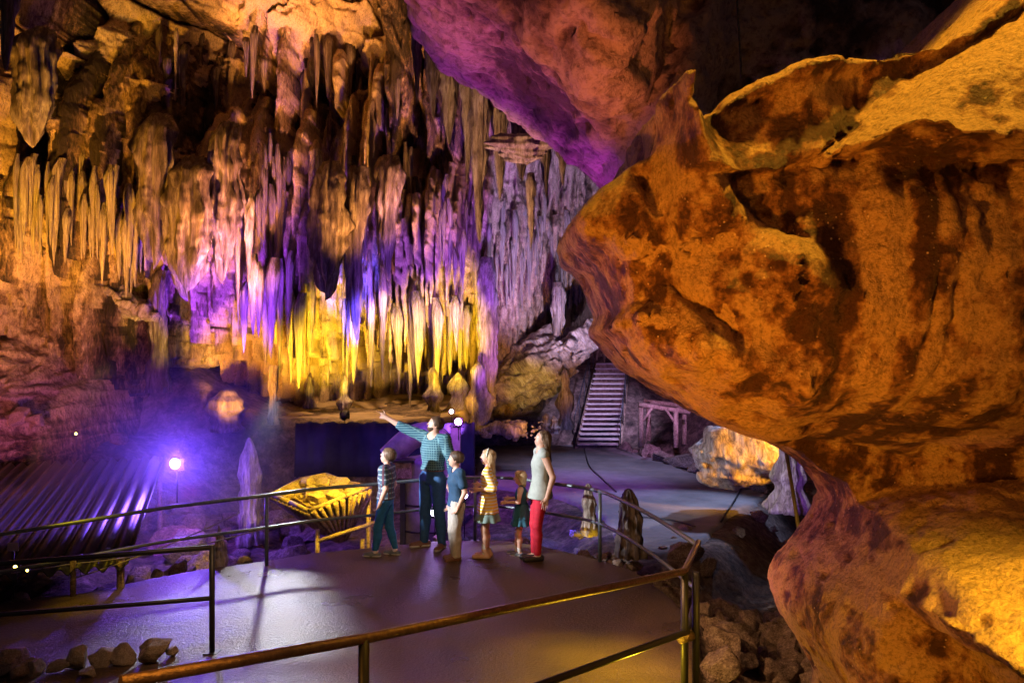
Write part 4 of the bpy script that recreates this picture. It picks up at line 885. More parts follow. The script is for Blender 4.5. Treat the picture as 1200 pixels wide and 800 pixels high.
# ================= people: continuous bodies from blended limb shapes
class Fld:
    def __init__(s,lo,hi,h):
        s.h=h; s.lo=np.array(lo,float); n=np.ceil((np.array(hi)-s.lo)/h).astype(int)+1; s.ax=[s.lo[i]+np.arange(n[i])*h for i in range(3)]
        s.F=np.full(n,.5,np.float32)
    def win(s,lo,hi):
        a=[max(0,int((lo[i]-s.lo[i])/s.h)) for i in range(3)]; b=[min(s.F.shape[i],int((hi[i]-s.lo[i])/s.h)+2) for i in range(3)]
        if any(b[i]<=a[i] for i in range(3)): return None,None
        return tuple(slice(a[i],b[i]) for i in range(3)),np.meshgrid(*[s.ax[i][a[i]:b[i]] for i in range(3)],indexing='ij')
    def smin(s,w,d,k):
        F=s.F[w]
        if k<=0: s.F[w]=np.minimum(F,d); return
        h=np.clip(.5+.5*(F-d)/k,0,1); s.F[w]=F*(1-h)+d*h-k*h*(1-h)
    def cone(s,a,b,ra,rb,k=.02,pad=.06):
        a=np.array(a,float);b=np.array(b,float); m=max(ra,rb)+pad; w,g=s.win(np.minimum(a,b)-m,np.maximum(a,b)+m)
        if w is None: return s
        e=b-a; L=e@e+1e-12; t=np.clip(((g[0]-a[0])*e[0]+(g[1]-a[1])*e[1]+(g[2]-a[2])*e[2])/L,0,1)
        d=np.sqrt((g[0]-a[0]-e[0]*t)**2+(g[1]-a[1]-e[1]*t)**2+(g[2]-a[2]-e[2]*t)**2)-(ra+(rb-ra)*t); s.smin(w,d,k); return s
    def ell(s,c,r,R=None,k=.02,pad=.05,sub=False):
        c=np.array(c,float); r=np.array(r,float); m=r.max()+pad; w,g=s.win(c-m,c+m)
        if w is None: return s
        p=[g[i]-c[i] for i in range(3)]
        if R is not None: p=[R[0][j]*p[0]+R[1][j]*p[1]+R[2][j]*p[2] for j in range(3)]
        k0=np.sqrt(sum((p[i]/r[i])**2 for i in range(3))); k1=np.sqrt(sum((p[i]/r[i]**2)**2 for i in range(3)))+1e-9
        d=k0*(k0-1)/k1
        if sub: s.F[w]=np.maximum(s.F[w],-d)
        else: s.smin(w,d,k)
        return s
    def sec(s,c0,c1,r0,r1,yaw,k=.02):     # torso slab between two levels: elliptic rounded section, r=(front-back, side)
        n=5
        for i in range(n+1):
            t=i/n; c=np.array(c0)*(1-t)+np.array(c1)*t; r=np.array(r0)*(1-t)+np.array(r1)*t
            s.ell(c,(r[0],r[1],max(.6*(np.linalg.norm(np.array(c1)-np.array(c0)))/n+.5*r[0],.5*r[0])),yaw,k)
        return s
    def cut(s,p,n):                        # keep the side the normal points away from
        X_,Y_,Z_=np.meshgrid(*s.ax,indexing='ij',sparse=True); d=(X_-p[0])*n[0]+(Y_-p[1])*n[1]+(Z_-p[2])*n[2]; s.F=np.maximum(s.F,d.astype(np.float32)); return s
    def obj(s,name,mat,parent,noise=0,ns=12,seed=1):
        v,q=surface_net(s.F,[a[0] for a in s.ax],s.h)
        if len(v)==0: return None
        # relax the net a little so limbs read smooth
        for _ in range(2):
            acc=np.zeros_like(v);c=np.zeros(len(v))
            for a_,b_ in ((0,1),(1,2),(2,3),(3,0)):
                np.add.at(acc,q[:,a_],v[q[:,b_]]); np.add.at(acc,q[:,b_],v[q[:,a_]]); np.add.at(c,q[:,a_],1); np.add.at(c,q[:,b_],1)
            v=v*.6+.4*acc/np.maximum(c,1)[:,None]
        if noise:
            n=normals(v,q); v=v+n*(noise*fbm(v[:,0]*ns,v[:,1]*ns,v[:,2]*ns*.55,3,seed))[:,None]
        return link(name,fast_mesh(name,v,q),mat,parent)
def rotz(a): c,s_=math.cos(a),math.sin(a); return np.array([[c,-s_,0],[s_,c,0],[0,0,1.]])
def roty(a): c,s_=math.cos(a),math.sin(a); return np.array([[c,0,s_],[0,1,0],[-s_,0,c]])
def skinmat(name,c):
    m=flatmat(name,c,.5,0,.45,.08,14,.05); b=m.node_tree.nodes['Principled BSDF']; b.inputs['Subsurface Weight'].default_value=.12; b.inputs['Subsurface Radius'].default_value=(.02,.008,.004); b.inputs['Subsurface Scale'].default_value=.5; return m
M_skin=skinmat('skin',(.62,.38,.28)); 
def hairmat(name,a,b_):
    m,nt,b=newmat(name); L=nt.links.new; tc=nd(nt,'ShaderNodeTexCoord'); mp=nd(nt,'ShaderNodeMapping'); mp.inputs['Scale'].default_value=(60,60,5); L(tc.outputs['Object'],mp.inputs[0])
    n=nd(nt,'ShaderNodeTexNoise',i_Scale=1.5,i_Detail=6); L(mp.outputs[0],n.inputs['Vector']); r=ramp(nt,[(.3,a),(.7,b_)],n.outputs['Fac']); L(r.outputs[0],b.inputs['Base Color']); b.inputs['Roughness'].default_value=.42
    bp=nd(nt,'ShaderNodeBump',i_Strength=.8,i_Distance=.01); L(n.outputs['Fac'],bp.inputs['Height']); L(bp.outputs[0],b.inputs['Normal']); return m
M_hbrown=hairmat('brown_hair',(.03,.017,.01),(.12,.07,.04)); M_hblond=hairmat('blond_hair',(.30,.19,.09),(.62,.46,.26)); M_hmid=hairmat('light_brown_hair',(.05,.028,.016),(.19,.12,.07)); M_hdark=hairmat('dark_hair',(.02,.013,.01),(.08,.05,.035))
def checks(name,base,l1,l2,sc=22,w=.2):
    m,nt,b=newmat(name); L=nt.links.new; tc=nd(nt,'ShaderNodeTexCoord'); sp=nd(nt,'ShaderNodeSeparateXYZ'); L(tc.outputs['Object'],sp.inputs[0])
    def band(sock,scale,off=0):
        a=nd(nt,'ShaderNodeMath',operation='MULTIPLY_ADD'); L(sock,a.inputs[0]); a.inputs[1].default_value=scale; a.inputs[2].default_value=off+50
        f=nd(nt,'ShaderNodeMath',operation='FRACT'); L(a.outputs[0],f.inputs[0]); g=nd(nt,'ShaderNodeMath',operation='LESS_THAN'); L(f.outputs[0],g.inputs[0]); g.inputs[1].default_value=w; return g.outputs[0]
    ang=nd(nt,'ShaderNodeMath',operation='ARCTAN2'); L(sp.outputs[1],ang.inputs[0]); L(sp.outputs[0],ang.inputs[1])
    h=band(sp.outputs[2],sc); v=band(ang.outputs[0],sc*.16); 
    m1=nd(nt,'ShaderNodeMix',data_type='RGBA'); L(h,m1.inputs[0]); m1.inputs[6].default_value=(*base,1); m1.inputs[7].default_value=(*l1,1)
    m2=nd(nt,'ShaderNodeMix',data_type='RGBA'); L(v,m2.inputs[0]); L(m1.outputs[2],m2.inputs[6]); m2.inputs[7].default_value=(*l2,1)
    L(m2.outputs[2],b.inputs['Base Color']); b.inputs['Roughness'].default_value=.85
    n=nd(nt,'ShaderNodeTexNoise',i_Scale=25,i_Detail=4); L(tc.outputs['Object'],n.inputs['Vector']); bp=nd(nt,'ShaderNodeBump',i_Strength=.4,i_Distance=.01); L(n.outputs['Fac'],bp.inputs['Height']); L(bp.outputs[0],b.inputs['Normal']); return m
M_plaid=checks('checked_shirt_cloth',(.012,.075,.12),(.16,.30,.34),(.12,.26,.30),30,.26)
M_plaid2=checks('plaid_shirt_cloth',(.05,.09,.14),(.26,.36,.40),(.13,.05,.08),15,.28)
def stripes(name,a,c,sc=26,w=.5):
    m,nt,b=newmat(name); L=nt.links.new; tc=nd(nt,'ShaderNodeTexCoord'); sp=nd(nt,'ShaderNodeSeparateXYZ'); L(tc.outputs['Object'],sp.inputs[0])
    q=nd(nt,'ShaderNodeMath',operation='MULTIPLY'); L(sp.outputs[2],q.inputs[0]); q.inputs[1].default_value=sc; f=nd(nt,'ShaderNodeMath',operation='FRACT'); L(q.outputs[0],f.inputs[0]); g=nd(nt,'ShaderNodeMath',operation='LESS_THAN'); L(f.outputs[0],g.inputs[0]); g.inputs[1].default_value=w
    m1=nd(nt,'ShaderNodeMix',data_type='RGBA'); L(g.outputs[0],m1.inputs[0]); m1.inputs[6].default_value=(*a,1); m1.inputs[7].default_value=(*c,1); L(m1.outputs[2],b.inputs['Base Color']); b.inputs['Roughness'].default_value=.85; return m
M_stripe=stripes('striped_dress_cloth',(.80,.48,.05),(.78,.70,.62),24,.42)
M_ruffle=flatmat('grey_green_ruffle',(.16,.24,.22),.85,vs=12,bump=.3); M_teal=flatmat('teal_denim',(.015,.14,.36),.8,vs=30,bump=.3); M_denim=flatmat('blue_denim',(.02,.085,.22),.8,vs=25,bump=.3)
M_navy=flatmat('navy_polo_cloth',(.015,.06,.13),.8,vs=20,bump=.2); M_khaki=flatmat('pale_khaki',(.46,.43,.38),.85,vs=14,bump=.3); M_red=flatmat('red_trouser_cloth',(.55,.012,.04),.75,vs=20,bump=.3)
M_top=flatmat('grey_green_blouse',(.36,.41,.38),.8,vs=8,bump=.2); M_tan=flatmat('tan_boot_leather',(.50,.30,.18),.6,vs=12); M_brownl=flatmat('brown_shoe_leather',(.16,.08,.05),.5,vs=12); M_grey=flatmat('grey_shoe',(.12,.15,.18),.6,vs=12); M_sole=flatmat('white_sole',(.62,.64,.60),.6,vs=10)
M_blk=flatmat('black_shoe',(.025,.022,.028),.4,vs=12); M_sock=flatmat('white_sock',(.7,.7,.68),.9,vs=30); M_belt=flatmat('brown_belt_leather',(.22,.07,.035),.45,vs=10); M_bluedress=flatmat('blue_tiered_dress',(.02,.13,.20),.8,vs=14,bump=.3)
M_eye=flatmat('eye_white',(.75,.72,.68),.2,vs=3,bump=0); M_iris=flatmat('dark_iris',(.03,.02,.015),.15,vs=3,bump=0); M_lip=flatmat('lips',(.48,.17,.15),.45,vs=20); M_band=flatmat('pale_headband',(.55,.66,.60),.7); M_metal=flatmat('buckle_metal',(.5,.5,.5),.3,.9)
def person(label,loc,face,H,P):
    """local frame: x forward, y left, z up. P holds the pose and the clothes"""
    e=empty('person',loc,face,label,'person','family on the walkway'); h=.0085; hh=H*P.get('head',.135)
    adult=P.get('adult',False); wsh=H*P.get('sh',.112); fat=P.get('fat',1.)
    lean=np.array(P.get('lean',(0,0)))*H
    hipz=.515*H; pel=np.array([0,0,.53*H]); wst=np.array([lean[0]*.4,lean[1]*.4,.615*H]); cst=np.array([lean[0]*.8,lean[1]*.8,.725*H]); nk=np.array([lean[0],lean[1],.825*H])
    tw=rotz(P.get('twist',0)); J={}
    for s,sg in (('L',1),('R',-1)):
        J['sh'+s]=nk+tw@np.array([0,sg*wsh,-.015*H+(P.get('shlift'+s,0))*H])
        J['hip'+s]=np.array([0,sg*.052*H,hipz]); a=P['foot'+s]; J['an'+s]=np.array([a[0]*H,a[1]*H,.043*H+a[2]*H]); 
        kb=P.get('kneebend',.018); m=(J['hip'+s]+J['an'+s])/2; m[2]=(hipz*.47+J['an'+s][2]*.53); m[0]+=kb*H*(1+P.get('kb'+s,0)); J['kn'+s]=m
        fa_=P.get('toe'+s,0); J['toe'+s]=J['an'+s]+rotz(fa_)@np.array([.095*H,0,-.024*H-0*H]); J['heel'+s]=J['an'+s]+rotz(fa_)@np.array([-.028*H,0,-.022*H])
        J['el'+s]=J['sh'+s]+np.array(P['el'+s])*H; J['wr'+s]=J['el'+s]+np.array(P['wr'+s])*H
    allp=np.array(list(J.values())); lo=allp.min(0)-.2*hh-.16; hi=allp.max(0)+.16; lo[2]=-.03; hi[2]=max(hi[2],H*1.06); lo[0]=min(lo[0],-.26);hi[0]=max(hi[0],.26)
    for s in 'LR':
        d=np.array(P['wr'+s])
    f=Fld(lo,hi,h); r_=H*fat
    f.sec(pel-[0,0,.02*H],wst,(.062*r_,.090*r_),(.052*r_,.076*r_),tw*0+np.eye(3)); f.sec(wst,cst,(.052*r_,.076*r_),(.064*r_,.092*r_),tw); f.sec(cst,nk-[0,0,.03*H],(.060*r_,.090*r_),(.042*r_,.078*r_),tw,.03)
    # head frame
    yaw=P.get('hyaw',0); pit=P.get('hpitch',0); Rh=rotz(yaw)@roty(-pit); hb=nk+np.array([.012*H,0,.035*H]); 
    C=lambda x,y,z:hb+Rh@(np.array([x,y,z])*hh)
    def headshape(f,inf=0,full=True):
        f.ell(C(.02,0,.58),(.42*hh+inf,.345*hh+inf,.40*hh+inf),Rh,.01)
        f.ell(C(.13,0,.34),(.27*hh+inf,.26*hh+inf,.30*hh+inf),Rh,.02)
        return f
    f.cone(nk-[0,0,.02*H],C(-.02,0,.25),.036*H*(1.1 if adult else .9),.033*H*(1.1 if adult else .85),.02); headshape(f)
    f.cone(C(.30,0,.14),C(.20,0,.10),.085*hh,.12*hh,.02); f.cone(C(.42,0,.50),C(.49,0,.36),.03*hh,.055*hh,.015); f.ell(C(.38,0,.20),(.05*hh,.11*hh,.03*hh),Rh,.012)
    f.cone(C(.385,.14,.565),C(.385,-.14,.565),.04*hh,.04*hh,.015)
    for sg in (1,-1): f.ell(C(.02,sg*.345,.42),(.075*hh,.03*hh,.115*hh),Rh,.006); f.ell(C(.43,sg*.135,.47),(.055*hh,.06*hh,.035*hh),Rh,sub=True)
    hf=P.get('handk',1)*H*.105
    for s,sg in (('L',1),('R',-1)):
        f.cone(nk+tw@np.array([0,sg*.03*H,0]),J['sh'+s],.03*H,.036*H*fat,.03); f.cone(J['sh'+s],J['el'+s],.034*H*fat,.024*H*fat,.02); f.cone(J['el'+s],J['wr'+s],.025*H*fat,.0165*H,.012)
        f.cone(J['hip'+s],J['kn'+s],.056*H*fat,.035*H*fat,.03); k2=J['kn'+s]*.65+J['an'+s]*.35-np.array([.008*H,0,0]); f.cone(J['kn'+s],k2,.033*H*fat,.034*H*fat,.02); f.cone(k2,J['an'+s],.034*H*fat,.020*H,.02)
        f.cone(J['heel'+s],J['toe'+s],.022*H,.018*H,.015); f.cone(J['an'+s],J['heel'+s],.021*H,.02*H,.015)
        # hand: palm, four fingers and a thumb
        d=(J['wr'+s]-J['el'+s]); d/=np.linalg.norm(d); hd=P.get('hd'+s); 
        if hd is not None: d=np.array(hd,float); d/=np.linalg.norm(d)
        side=np.array(P.get('hs'+s,(1,0,0)),float); side-=d*(side@d); side/=np.linalg.norm(side); nrm=np.cross(d,side)*(-sg)   # side: thumb side; nrm: towards the palm
        w0=J['wr'+s]; pc=w0+d*hf*.42
        f.cone(w0,w0+d*hf*.42+side*hf*.16,.0155*H,.12*hf,.012); f.cone(w0+d*hf*.1,pc-side*hf*.14,.016*H,.11*hf,.012); 
        curl=P.get('curl'+s,(.35,.4,.45,.5))
        fr=max(.0075*(H/1.8)**.5,.0066)
        for i in range(4):
            b=w0+d*hf*.47+side*hf*(.19-.125*i); L1=hf*(.25,.28,.26,.20)[i]; a1=curl[i]; p1=b+(d*math.cos(a1)+nrm*math.sin(a1))*L1; a2=a1*2.1; p2=p1+(d*math.cos(a2)+nrm*math.sin(a2))*L1*.85; 
            f.cone(b-d*hf*.1,b,fr*1.15,fr*1.1,.004); f.cone(b,p1,fr*1.1,fr,.003); f.cone(p1,p2,fr,fr*.85,.003)
        tb=w0+d*hf*.18+side*hf*.16; t1=tb+(d*.55+side*.75+nrm*.3)*hf*.24; t2=t1+(d*.85+side*.25+nrm*.35)*hf*.22; f.cone(tb,t1,fr*1.3,fr*1.15,.005); f.cone(t1,t2,fr*1.15,fr*.9,.003)
    body=f.obj('body',M_skin,e)
    # face
    for sg in (1,-1):
        c=C(.372,sg*.135,.475); bm=bmesh.new(); bmesh.ops.create_uvsphere(bm,u_segments=12,v_segments=8,radius=.052*hh); bmesh.ops.translate(bm,verts=bm.verts[:],vec=Vector(tuple(c))); eo=bm_obj('eye',bm,M_eye,e)
        c=C(.412,sg*.135,.478); bm=bmesh.new(); bmesh.ops.create_uvsphere(bm,u_segments=10,v_segments=6,radius=.022*hh); bmesh.ops.translate(bm,verts=bm.verts[:],vec=Vector(tuple(c))); bm_obj('iris',bm,M_iris,eo)
        tube_obj('eyebrow',[C(.40,sg*.06,.575),C(.405,sg*.14,.60),C(.36,sg*.22,.575)],[.012*hh,.018*hh,.008*hh],P['hair'],e,6)
    tube_obj('mouth',[C(.385,.085,.21),C(.42,.03,.215),C(.42,-.03,.215),C(.385,-.085,.21)],[.008*hh,.022*hh,.022*hh,.008*hh],M_lip,e,6)
    # hair
    g=Fld(C(0,0,.5)-np.array([.7*hh,.6*hh,P.get('hairlen',.0)*hh+.75*hh]),C(0,0,.5)+.75*hh,h)
    th=P.get('hairth',.05)*hh; g.ell(C(-.01,0,.60),(.44*hh+th,.365*hh+th,.41*hh+th),Rh,.01)
    if P.get('hairlen',0):
        Lh=P['hairlen']*hh
        for yy_ in (-.25,-.1,.1,.25): 
            a=C(-.22,yy_,.55); b=a+np.array([-.10*hh,yy_*.1*hh,-Lh]); g.cone(a,b,.17*hh,.10*hh,.03)
            a2=C(-.02,.30*np.sign(yy_),.5); g.cone(a2,a2+np.array([-.14*hh,.03*np.sign(yy_),-Lh*.72]),.09*hh,.05*hh,.02)
    # open the face: everything in front of the ears and below the hairline
    g2=Fld.__new__(Fld); g2.h=g.h; g2.lo=g.lo; g2.ax=g.ax; g2.F=np.full_like(g.F,.5)
    g2.ell(C(.40,0,.30),(.36*hh,.44*hh,.44*hh),Rh,.0); g2.ell(C(.20,0,.18),(.22*hh,.5*hh,.30*hh),Rh,.02)
    if not P.get('hairlen',0): g2.ell(C(-.05,0,.0),(.8*hh,.8*hh,.34*hh),Rh,.02)
    g.F=np.maximum(g.F,-g2.F); g.obj('hair',P['hair'],e,.006,22,3)
    if P.get('beard'):
        g=Fld(C(.1,0,.2)-.5*hh,C(.1,0,.2)+.5*hh,.007); g.ell(C(.14,0,.26),(.285*hh,.272*hh,.26*hh),Rh,.01); g.cone(C(.30,0,.14),C(.20,0,.10),.10*hh,.13*hh,.02)
        g.ell(C(.30,0,.62),(.4*hh,.5*hh,.42*hh),Rh,sub=True); g.obj('beard',P['hair'],e,.002,40)
    if P.get('headband'):
        bm=bmesh.new(); pts=[C(.12+.0*math.sin(a),.40*math.cos(a),.58+.45*math.sin(a)) for a in np.linspace(-.1,math.pi+.1,18)]; bm_tube(bm,pts,.045*hh,8); bm_obj('headband',bm,M_band,e)
    I=np.eye(3)
    # trousers
    if P.get('pants'):
        k=P.get('pk',1.); f=Fld(lo,[hi[0],hi[1],.66*H],h); ex=.008*k
        f.sec(pel-[0,0,.02*H],wst-[0,0,.02*H],(.064*r_+ex,.092*r_+ex),(.054*r_+ex,.079*r_+ex),I)
        for s in 'LR':
            k2=J['kn'+s]*.65+J['an'+s]*.35-np.array([.006*H,0,0]); f.cone(J['hip'+s],J['kn'+s],.058*H*fat+ex,.037*H*fat+ex*k,.02); f.cone(J['kn'+s],k2,.036*H*fat+ex*k,.035*H*fat+ex*k,.02); f.cone(k2,J['an'+s]+[0,0,P.get('hem',.0)*H],.035*H*fat+ex*k,.026*H+ex*k*1.1,.02)
        f.cut((0,0,.595*H),(0,0,1)); f.cut((0,0,(P.get('hem',0)+.028)*H),(0,0,-1)); f.obj('trousers',P['pants'],e,.005*k,14,5)
    if P.get('belt'):
        f=Fld([-.3,-.3,.55*H],[.3,.3,.65*H],.007); f.sec(pel-[0,0,.02*H],wst,(.064*r_+.017,.092*r_+.017),(.054*r_+.017,.079*r_+.017),I); f.cut((0,0,.598*H),(0,0,1)); f.cut((0,0,.578*H),(0,0,-1)); b=f.obj('belt',M_belt,e)
        box_obj('buckle',(.064*r_+.022,0,.588*H),(.008,.05,.035),M_metal,b,None,.002)
    # shirts, dresses
    def upper(z0,sl,ex,mat,name,noise=.004,bot=None,flare=0,neck=.80):
        f=Fld(lo,[hi[0],hi[1],max(.90*H,J['elR'][2]+.1,J['elL'][2]+.1)],h)
        f.sec(wst,cst,(.054*r_+ex,.078*r_+ex),(.066*r_+ex,.094*r_+ex),tw); f.sec(cst,nk-[0,0,.03*H],(.062*r_+ex,.092*r_+ex),(.044*r_+ex,.080*r_+ex),tw,.03)
        if z0<.6: f.sec([0,0,z0*H],wst,(.064*r_+ex+flare,.092*r_+ex+flare),(.054*r_+ex,.078*r_+ex),I)
        for s,sg in (('L',1),('R',-1)):
            f.cone(nk+tw@np.array([0,sg*.03*H,0]),J['sh'+s],.026*H+ex,.036*H*fat+ex if sl>0 else .034*H+ex*.3,.03)
            if sl>0:
                v_=J['el'+s]-J['sh'+s]; t=min(sl,1.); f.cone(J['sh'+s],J['sh'+s]+v_*t,.036*H*fat+ex,(.030 if sl<1 else .027)*H*fat+ex,.02)
                if sl>1: f.cone(J['el'+s],J['el'+s]+(J['wr'+s]-J['el'+s])*(sl-1),.027*H*fat+ex,.023*H*fat+ex,.015)
        f.cut((0,0,z0*H),(0,0,-1))
        f.ell(nk+np.array([.022*H,0,.028*H]),(.052*H,.042*H,.045*H),None,sub=True)
        return f,f.obj(name,mat,e,noise,13,7)
    for (nm,z0,sl,ex,mat,fl) in P.get('tops',[]): upper(z0,sl,ex,mat,nm,.005,None,fl)
    for (nm,z0,z1,r0,r1,mat,ruf) in P.get('skirts',[]):                # flared skirt with folds
        bm=bmesh.new(); n=60; rows=12; V=[]
        for i in range(rows+1):
            t=i/rows; z=(z1+(z0-z1)*t)*H; rr=(r1+(r0-r1)*t)*H; V.append([bm.verts.new(((rr*.82+ruf*t*H*math.sin(9*a+1))*math.cos(a)+lean[0]*.4*(1-t),(rr+ruf*t*H*math.sin(9*a+1))*math.sin(a),z+.004*H*math.sin(5*a)*t)) for a in [2*math.pi*k/n for k in range(n)]])
        for i in range(rows):
            for k in range(n): bm.faces.new((V[i][k],V[i][(k+1)%n],V[i+1][(k+1)%n],V[i+1][k])).smooth=True
        o=bm_obj(nm,bm,mat,e); md=o.modifiers.new('thickness','SOLIDIFY'); md.thickness=.006
    # shoes
    for s in 'LR':
        k=P.get('shoek',1.); f=Fld(np.minimum(J['heel'+s],J['toe'+s])-.09,np.maximum(J['an'+s],J['toe'+s])+.12,.007)
        f.cone(J['heel'+s]+[0,0,.0],J['toe'+s]*.55+J['heel'+s]*.45,.027*H*k,.026*H*k,.015); f.cone(J['toe'+s]*.5+J['heel'+s]*.5,J['toe'+s]+[0,0,-.002*H],.026*H*k,.023*H*k,.015)
        if P.get('boot'): f.cone(J['heel'+s],J['an'+s]+[0,0,P['boot']*H],.028*H,.030*H,.015)
        if P.get('flats'): f.ell(J['an'+s]+[.022*H,0,.0],(.04*H,.02*H,.024*H),None,sub=True)
        z_=J['an'+s][2]-.043*H; f.cut((0,0,z_+.001*H),(0,0,-1)); 
        if not P.get('boot'): f.cut((0,0,J['an'+s][2]+.012*H),(0,0,1))
        so=f.obj('shoe',P['shoe'],e)
        if P.get('sole'):
            f=Fld(np.minimum(J['heel'+s],J['toe'+s])-.09,np.maximum(J['an'+s],J['toe'+s])+.12,.006); f.cone(J['heel'+s],J['toe'+s],.0295*H*k,.026*H*k,.01); f.cut((0,0,z_+.016*H),(0,0,1)); f.cut((0,0,z_-.0),(0,0,-1)); f.obj('sole',P['sole'],so)
        if P.get('sock'): 
            f=Fld(J['an'+s]-.08,J['an'+s]+.16,.007); d=J['kn'+s]-J['an'+s]; d/=np.linalg.norm(d); f.cone(J['an'+s],J['an'+s]+d*P['sock']*H,.0245*H,.0265*H,.01); f.obj('sock',M_sock,e)
    return e,J,C
R_=math.radians
def FW(px,py,z=0): D=FPX*(EYE-z)/(py-HOR); return ((px-600)/FPX*D,D,z)
# boy in the plaid shirt, far left
person('boy in a plaid shirt and teal jeans looking up, leftmost of the family',FW(452,651),R_(172),1.47,dict(hair=M_hmid,head=.150,hpitch=.42,hyaw=-.1,footL=(.085,.045,0),footR=(-.075,-.05,0),toeL=.1,toeR=-.15,
  elL=(-.035,.035,-.165),wrL=(.055,-.005,-.13),elR=(-.03,-.035,-.165),wrR=(.05,.005,-.13),hsL=(0,-1,0),hsR=(0,1,0),
  pants=M_teal,pk=.8,hem=.03,tops=[('shirt',.53,.62,.018,M_plaid2,.012)],shoe=M_grey,sole=M_sole,sock=.05,lean=(-.01,0)))
# the man pointing up and left
man,J,C=person('tall man in a blue checked shirt pointing up to the left with a straight arm',FW(507,641),R_(-128),1.90,dict(adult=True,hair=M_hbrown,hairth=.03,head=.128,hpitch=.42,hyaw=-.62,beard=True,sh=.108,fat=1.04,twist=.1,
  footL=(-.01,.085,0),footR=(.015,-.075,0),toeL=.35,toeR=-.45,kneebend=.008,shliftR=.02,
  elR=(.075,-.125,.062),wrR=(.085,-.095,.075),hdR=(.6,-.75,.35),hsR=(.2,.2,1),curlR=(.02,1.45,1.5,1.5),
  elL=(-.015,.05,-.165),wrL=(.05,.03,-.135),hsL=(1,0,0),
  pants=M_denim,pk=1.0,belt=True,tops=[('shirt',.585,1.25,.016,M_plaid,.0)],shoe=M_brownl,sole=M_sole,lean=(-.012,0)))
# boy in navy polo
person('boy in a navy polo shirt and pale khaki trousers beside the man',FW(535,655),R_(-158),1.44,dict(hair=M_hbrown,head=.150,hpitch=.15,hyaw=-.35,footL=(.02,.05,0),footR=(.0,-.05,0),toeL=.15,toeR=-.1,
  elL=(-.03,.045,-.165),wrL=(.055,-.02,-.125),elR=(-.02,-.05,-.165),wrR=(.04,.0,-.14),hsL=(0,-1,0),hsR=(0,1,0),
  pants=M_khaki,pk=1.6,hem=.0,tops=[('polo_shirt',.50,.6,.019,M_navy,.012)],shoe=M_brownl,sole=M_brownl,lean=(0,0)))
# girl in the striped dress
person('girl in a yellow striped dress with a grey green ruffle, blond hair and headband',FW(572,653),R_(178),1.46,dict(hair=M_hblond,hairlen=1.0,hairth=.04,head=.148,hpitch=.22,hyaw=0,footL=(.03,.04,0),footR=(.015,-.04,0),headband=True,
  elL=(-.06,.045,-.145),wrL=(.13,-.035,-.015),elR=(-.055,-.04,-.145),wrR=(.13,.02,-.01),hsL=(0,0,1),hsR=(0,0,1),fat=.92,
  tops=[('dress_top',.56,1.35,.010,M_stripe,.02)],skirts=[('dress_skirt',.42,.66,.125,.078,M_stripe,.004),('ruffle',.345,.43,.148,.118,M_ruffle,.010)],shoe=M_tan,boot=.035,sock=.09,shoek=1.05))
# little girl
person('smallest girl in a blue tiered dress, hands out in front, beside the woman',FW(611,650),R_(174),1.13,dict(hair=M_hblond,hairlen=.62,hairth=.05,head=.165,hpitch=.0,hyaw=0,footL=(.02,.05,0),footR=(.07,-.05,0),
  elL=(.02,.05,-.14),wrL=(.13,-.02,-.01),elR=(.02,-.05,-.14),wrR=(.13,.02,-.01),hsL=(0,0,1),hsR=(0,0,1),
  tops=[('dress_bodice',.60,0,.007,M_bluedress,.0)],skirts=[('dress_skirt',.45,.63,.135,.10,M_bluedress,.008),('dress_ruffle',.37,.47,.155,.128,M_bluedress,.012)],shoe=M_grey,sole=M_sole,sock=.05))
# woman
wm,J,C=person('woman in a sleeveless grey green blouse and red trousers looking up, rightmost of the family',FW(633,655.5),R_(-168),1.76,dict(adult=True,hair=M_hmid,hairlen=1.25,hairth=.03,head=.130,hpitch=.46,hyaw=-.05,sh=.098,fat=.93,
  footL=(.03,.035,0),footR=(.035,-.045,0),toeL=.1,lean=(-.008,0),
  elL=(-.055,.045,-.165),wrL=(.045,-.005,-.15),elR=(.0,-.05,-.165),wrR=(.05,.02,-.14),hsL=(1,0,0),hsR=(1,0,0),
  pants=M_red,pk=.45,hem=.015,tops=[('blouse',.475,0,.019,M_top,.05)],shoe=M_blk,flats=True))
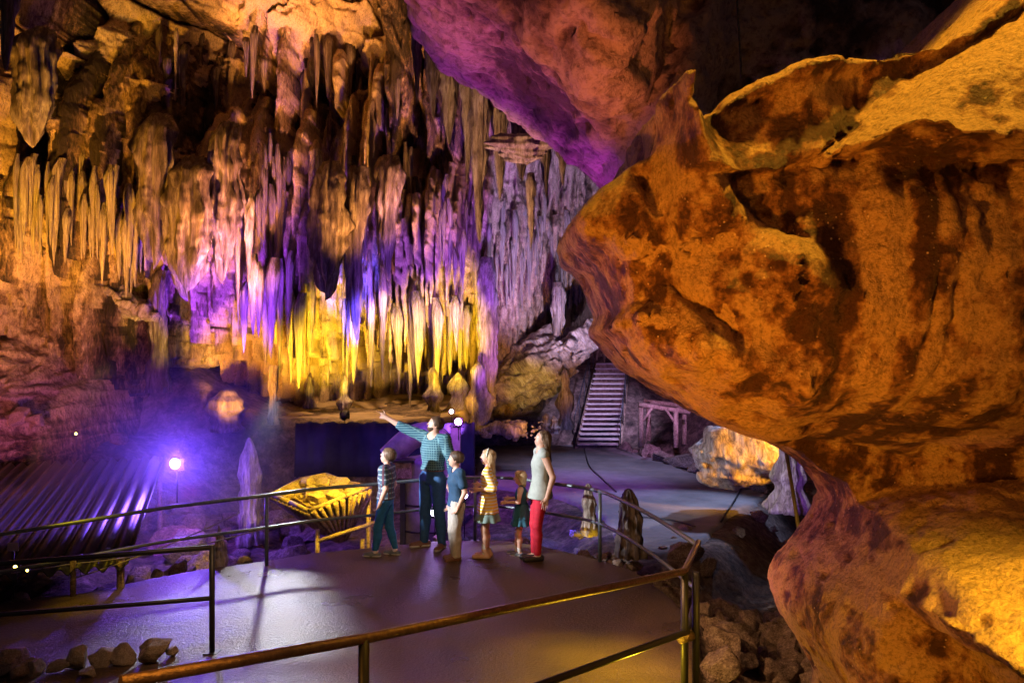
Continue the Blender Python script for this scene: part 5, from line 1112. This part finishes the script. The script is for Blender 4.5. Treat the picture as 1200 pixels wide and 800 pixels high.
# ================= volume added round the blue lamp to imitate its glow
c=W(205,543,14.0); bm=bmesh.new(); bmesh.ops.create_icosphere(bm,subdivisions=4,radius=2.3); o=bm_obj('lamp_glow_volume',bm,None,None,c); m=bpy.data.materials.new('glow_volume'); m.use_nodes=True; nt=m.node_tree; nt.nodes.remove(nt.nodes['Principled BSDF'])
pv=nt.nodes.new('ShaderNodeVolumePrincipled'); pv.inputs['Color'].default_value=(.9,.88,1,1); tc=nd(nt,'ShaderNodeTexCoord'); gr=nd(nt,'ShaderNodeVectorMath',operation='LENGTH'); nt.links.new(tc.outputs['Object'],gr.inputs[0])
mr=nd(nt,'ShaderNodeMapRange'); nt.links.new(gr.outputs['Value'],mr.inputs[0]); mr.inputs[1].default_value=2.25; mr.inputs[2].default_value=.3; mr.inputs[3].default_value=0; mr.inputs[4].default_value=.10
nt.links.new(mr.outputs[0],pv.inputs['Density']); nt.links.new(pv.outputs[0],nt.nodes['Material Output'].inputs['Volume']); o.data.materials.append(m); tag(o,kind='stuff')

# ================= say which part of a row each look-alike stands in, and how large it is for its kind
bpy.context.view_layer.update()
def refine(group,base,size_words,place_words,key):
    ob=[o for o in S.objects if o.get('group')==group and o.get('label')==base]
    if not ob: return
    sz=sorted(o.scale[2] if 'stalactite' in o.name else max(o.scale) for o in ob); ks=sorted(key(o) for o in ob); n=len(ob)
    for o in ob:
        s_=o.scale[2] if 'stalactite' in o.name else max(o.scale); a=0 if s_<=sz[n//3] else (1 if s_<=sz[2*n//3] else 2); k=key(o); b=min(int(ks.index(k)*len(place_words)/n),len(place_words)-1)
        o['label']=size_words[a]+' '+base.split('|')[0]+', '+place_words[b]
ang=lambda o:o.location.x/max(o.location.y,.1)
LMR=['far left of the row','left of its middle','near its middle','right of its middle','far right of the row']
SZ=['short','middling','long']
for g_,b_,pw in (('violet fringe stalactites','slender violet stalactite in the fringe over the yellow curtains',LMR),('golden curtain stalactites','golden stalactite in the lit curtain above the sandy floor',LMR),
    ('lavender cascade stalactites','thin pale stalactite in the cold lavender cascade left of the boulder',LMR[:1]+['near its middle','close to the boulder']),('amber left wall stalactites','amber stalactite in the fringe on the left wall of the cave',LMR),
    ('upper wall stalactites','dark brown stalactite hanging among the orange blocks of the upper wall',['on the left','in the middle','on the right'])): refine(g_,b_,SZ,pw,ang)
SR=['small','middling','large']
refine('rubble stones right of the walkway','dark brown rubble stone on the slope between the railing corner and the boulder',SR,['nearest the camera','low on the slope','half way back','high on the slope'],lambda o:o.location.y)
for o in S.objects:                       # shorten what grew past sixteen words
    l=o.get('label')
    if l and len(l.split())>16: o['label']=l.replace(' left of the boulder','').replace(' of the cave','').replace(' hanging','').replace('dark brown rubble','brown rubble').replace(' on the slope between the railing corner and the boulder',' between railing corner and boulder')
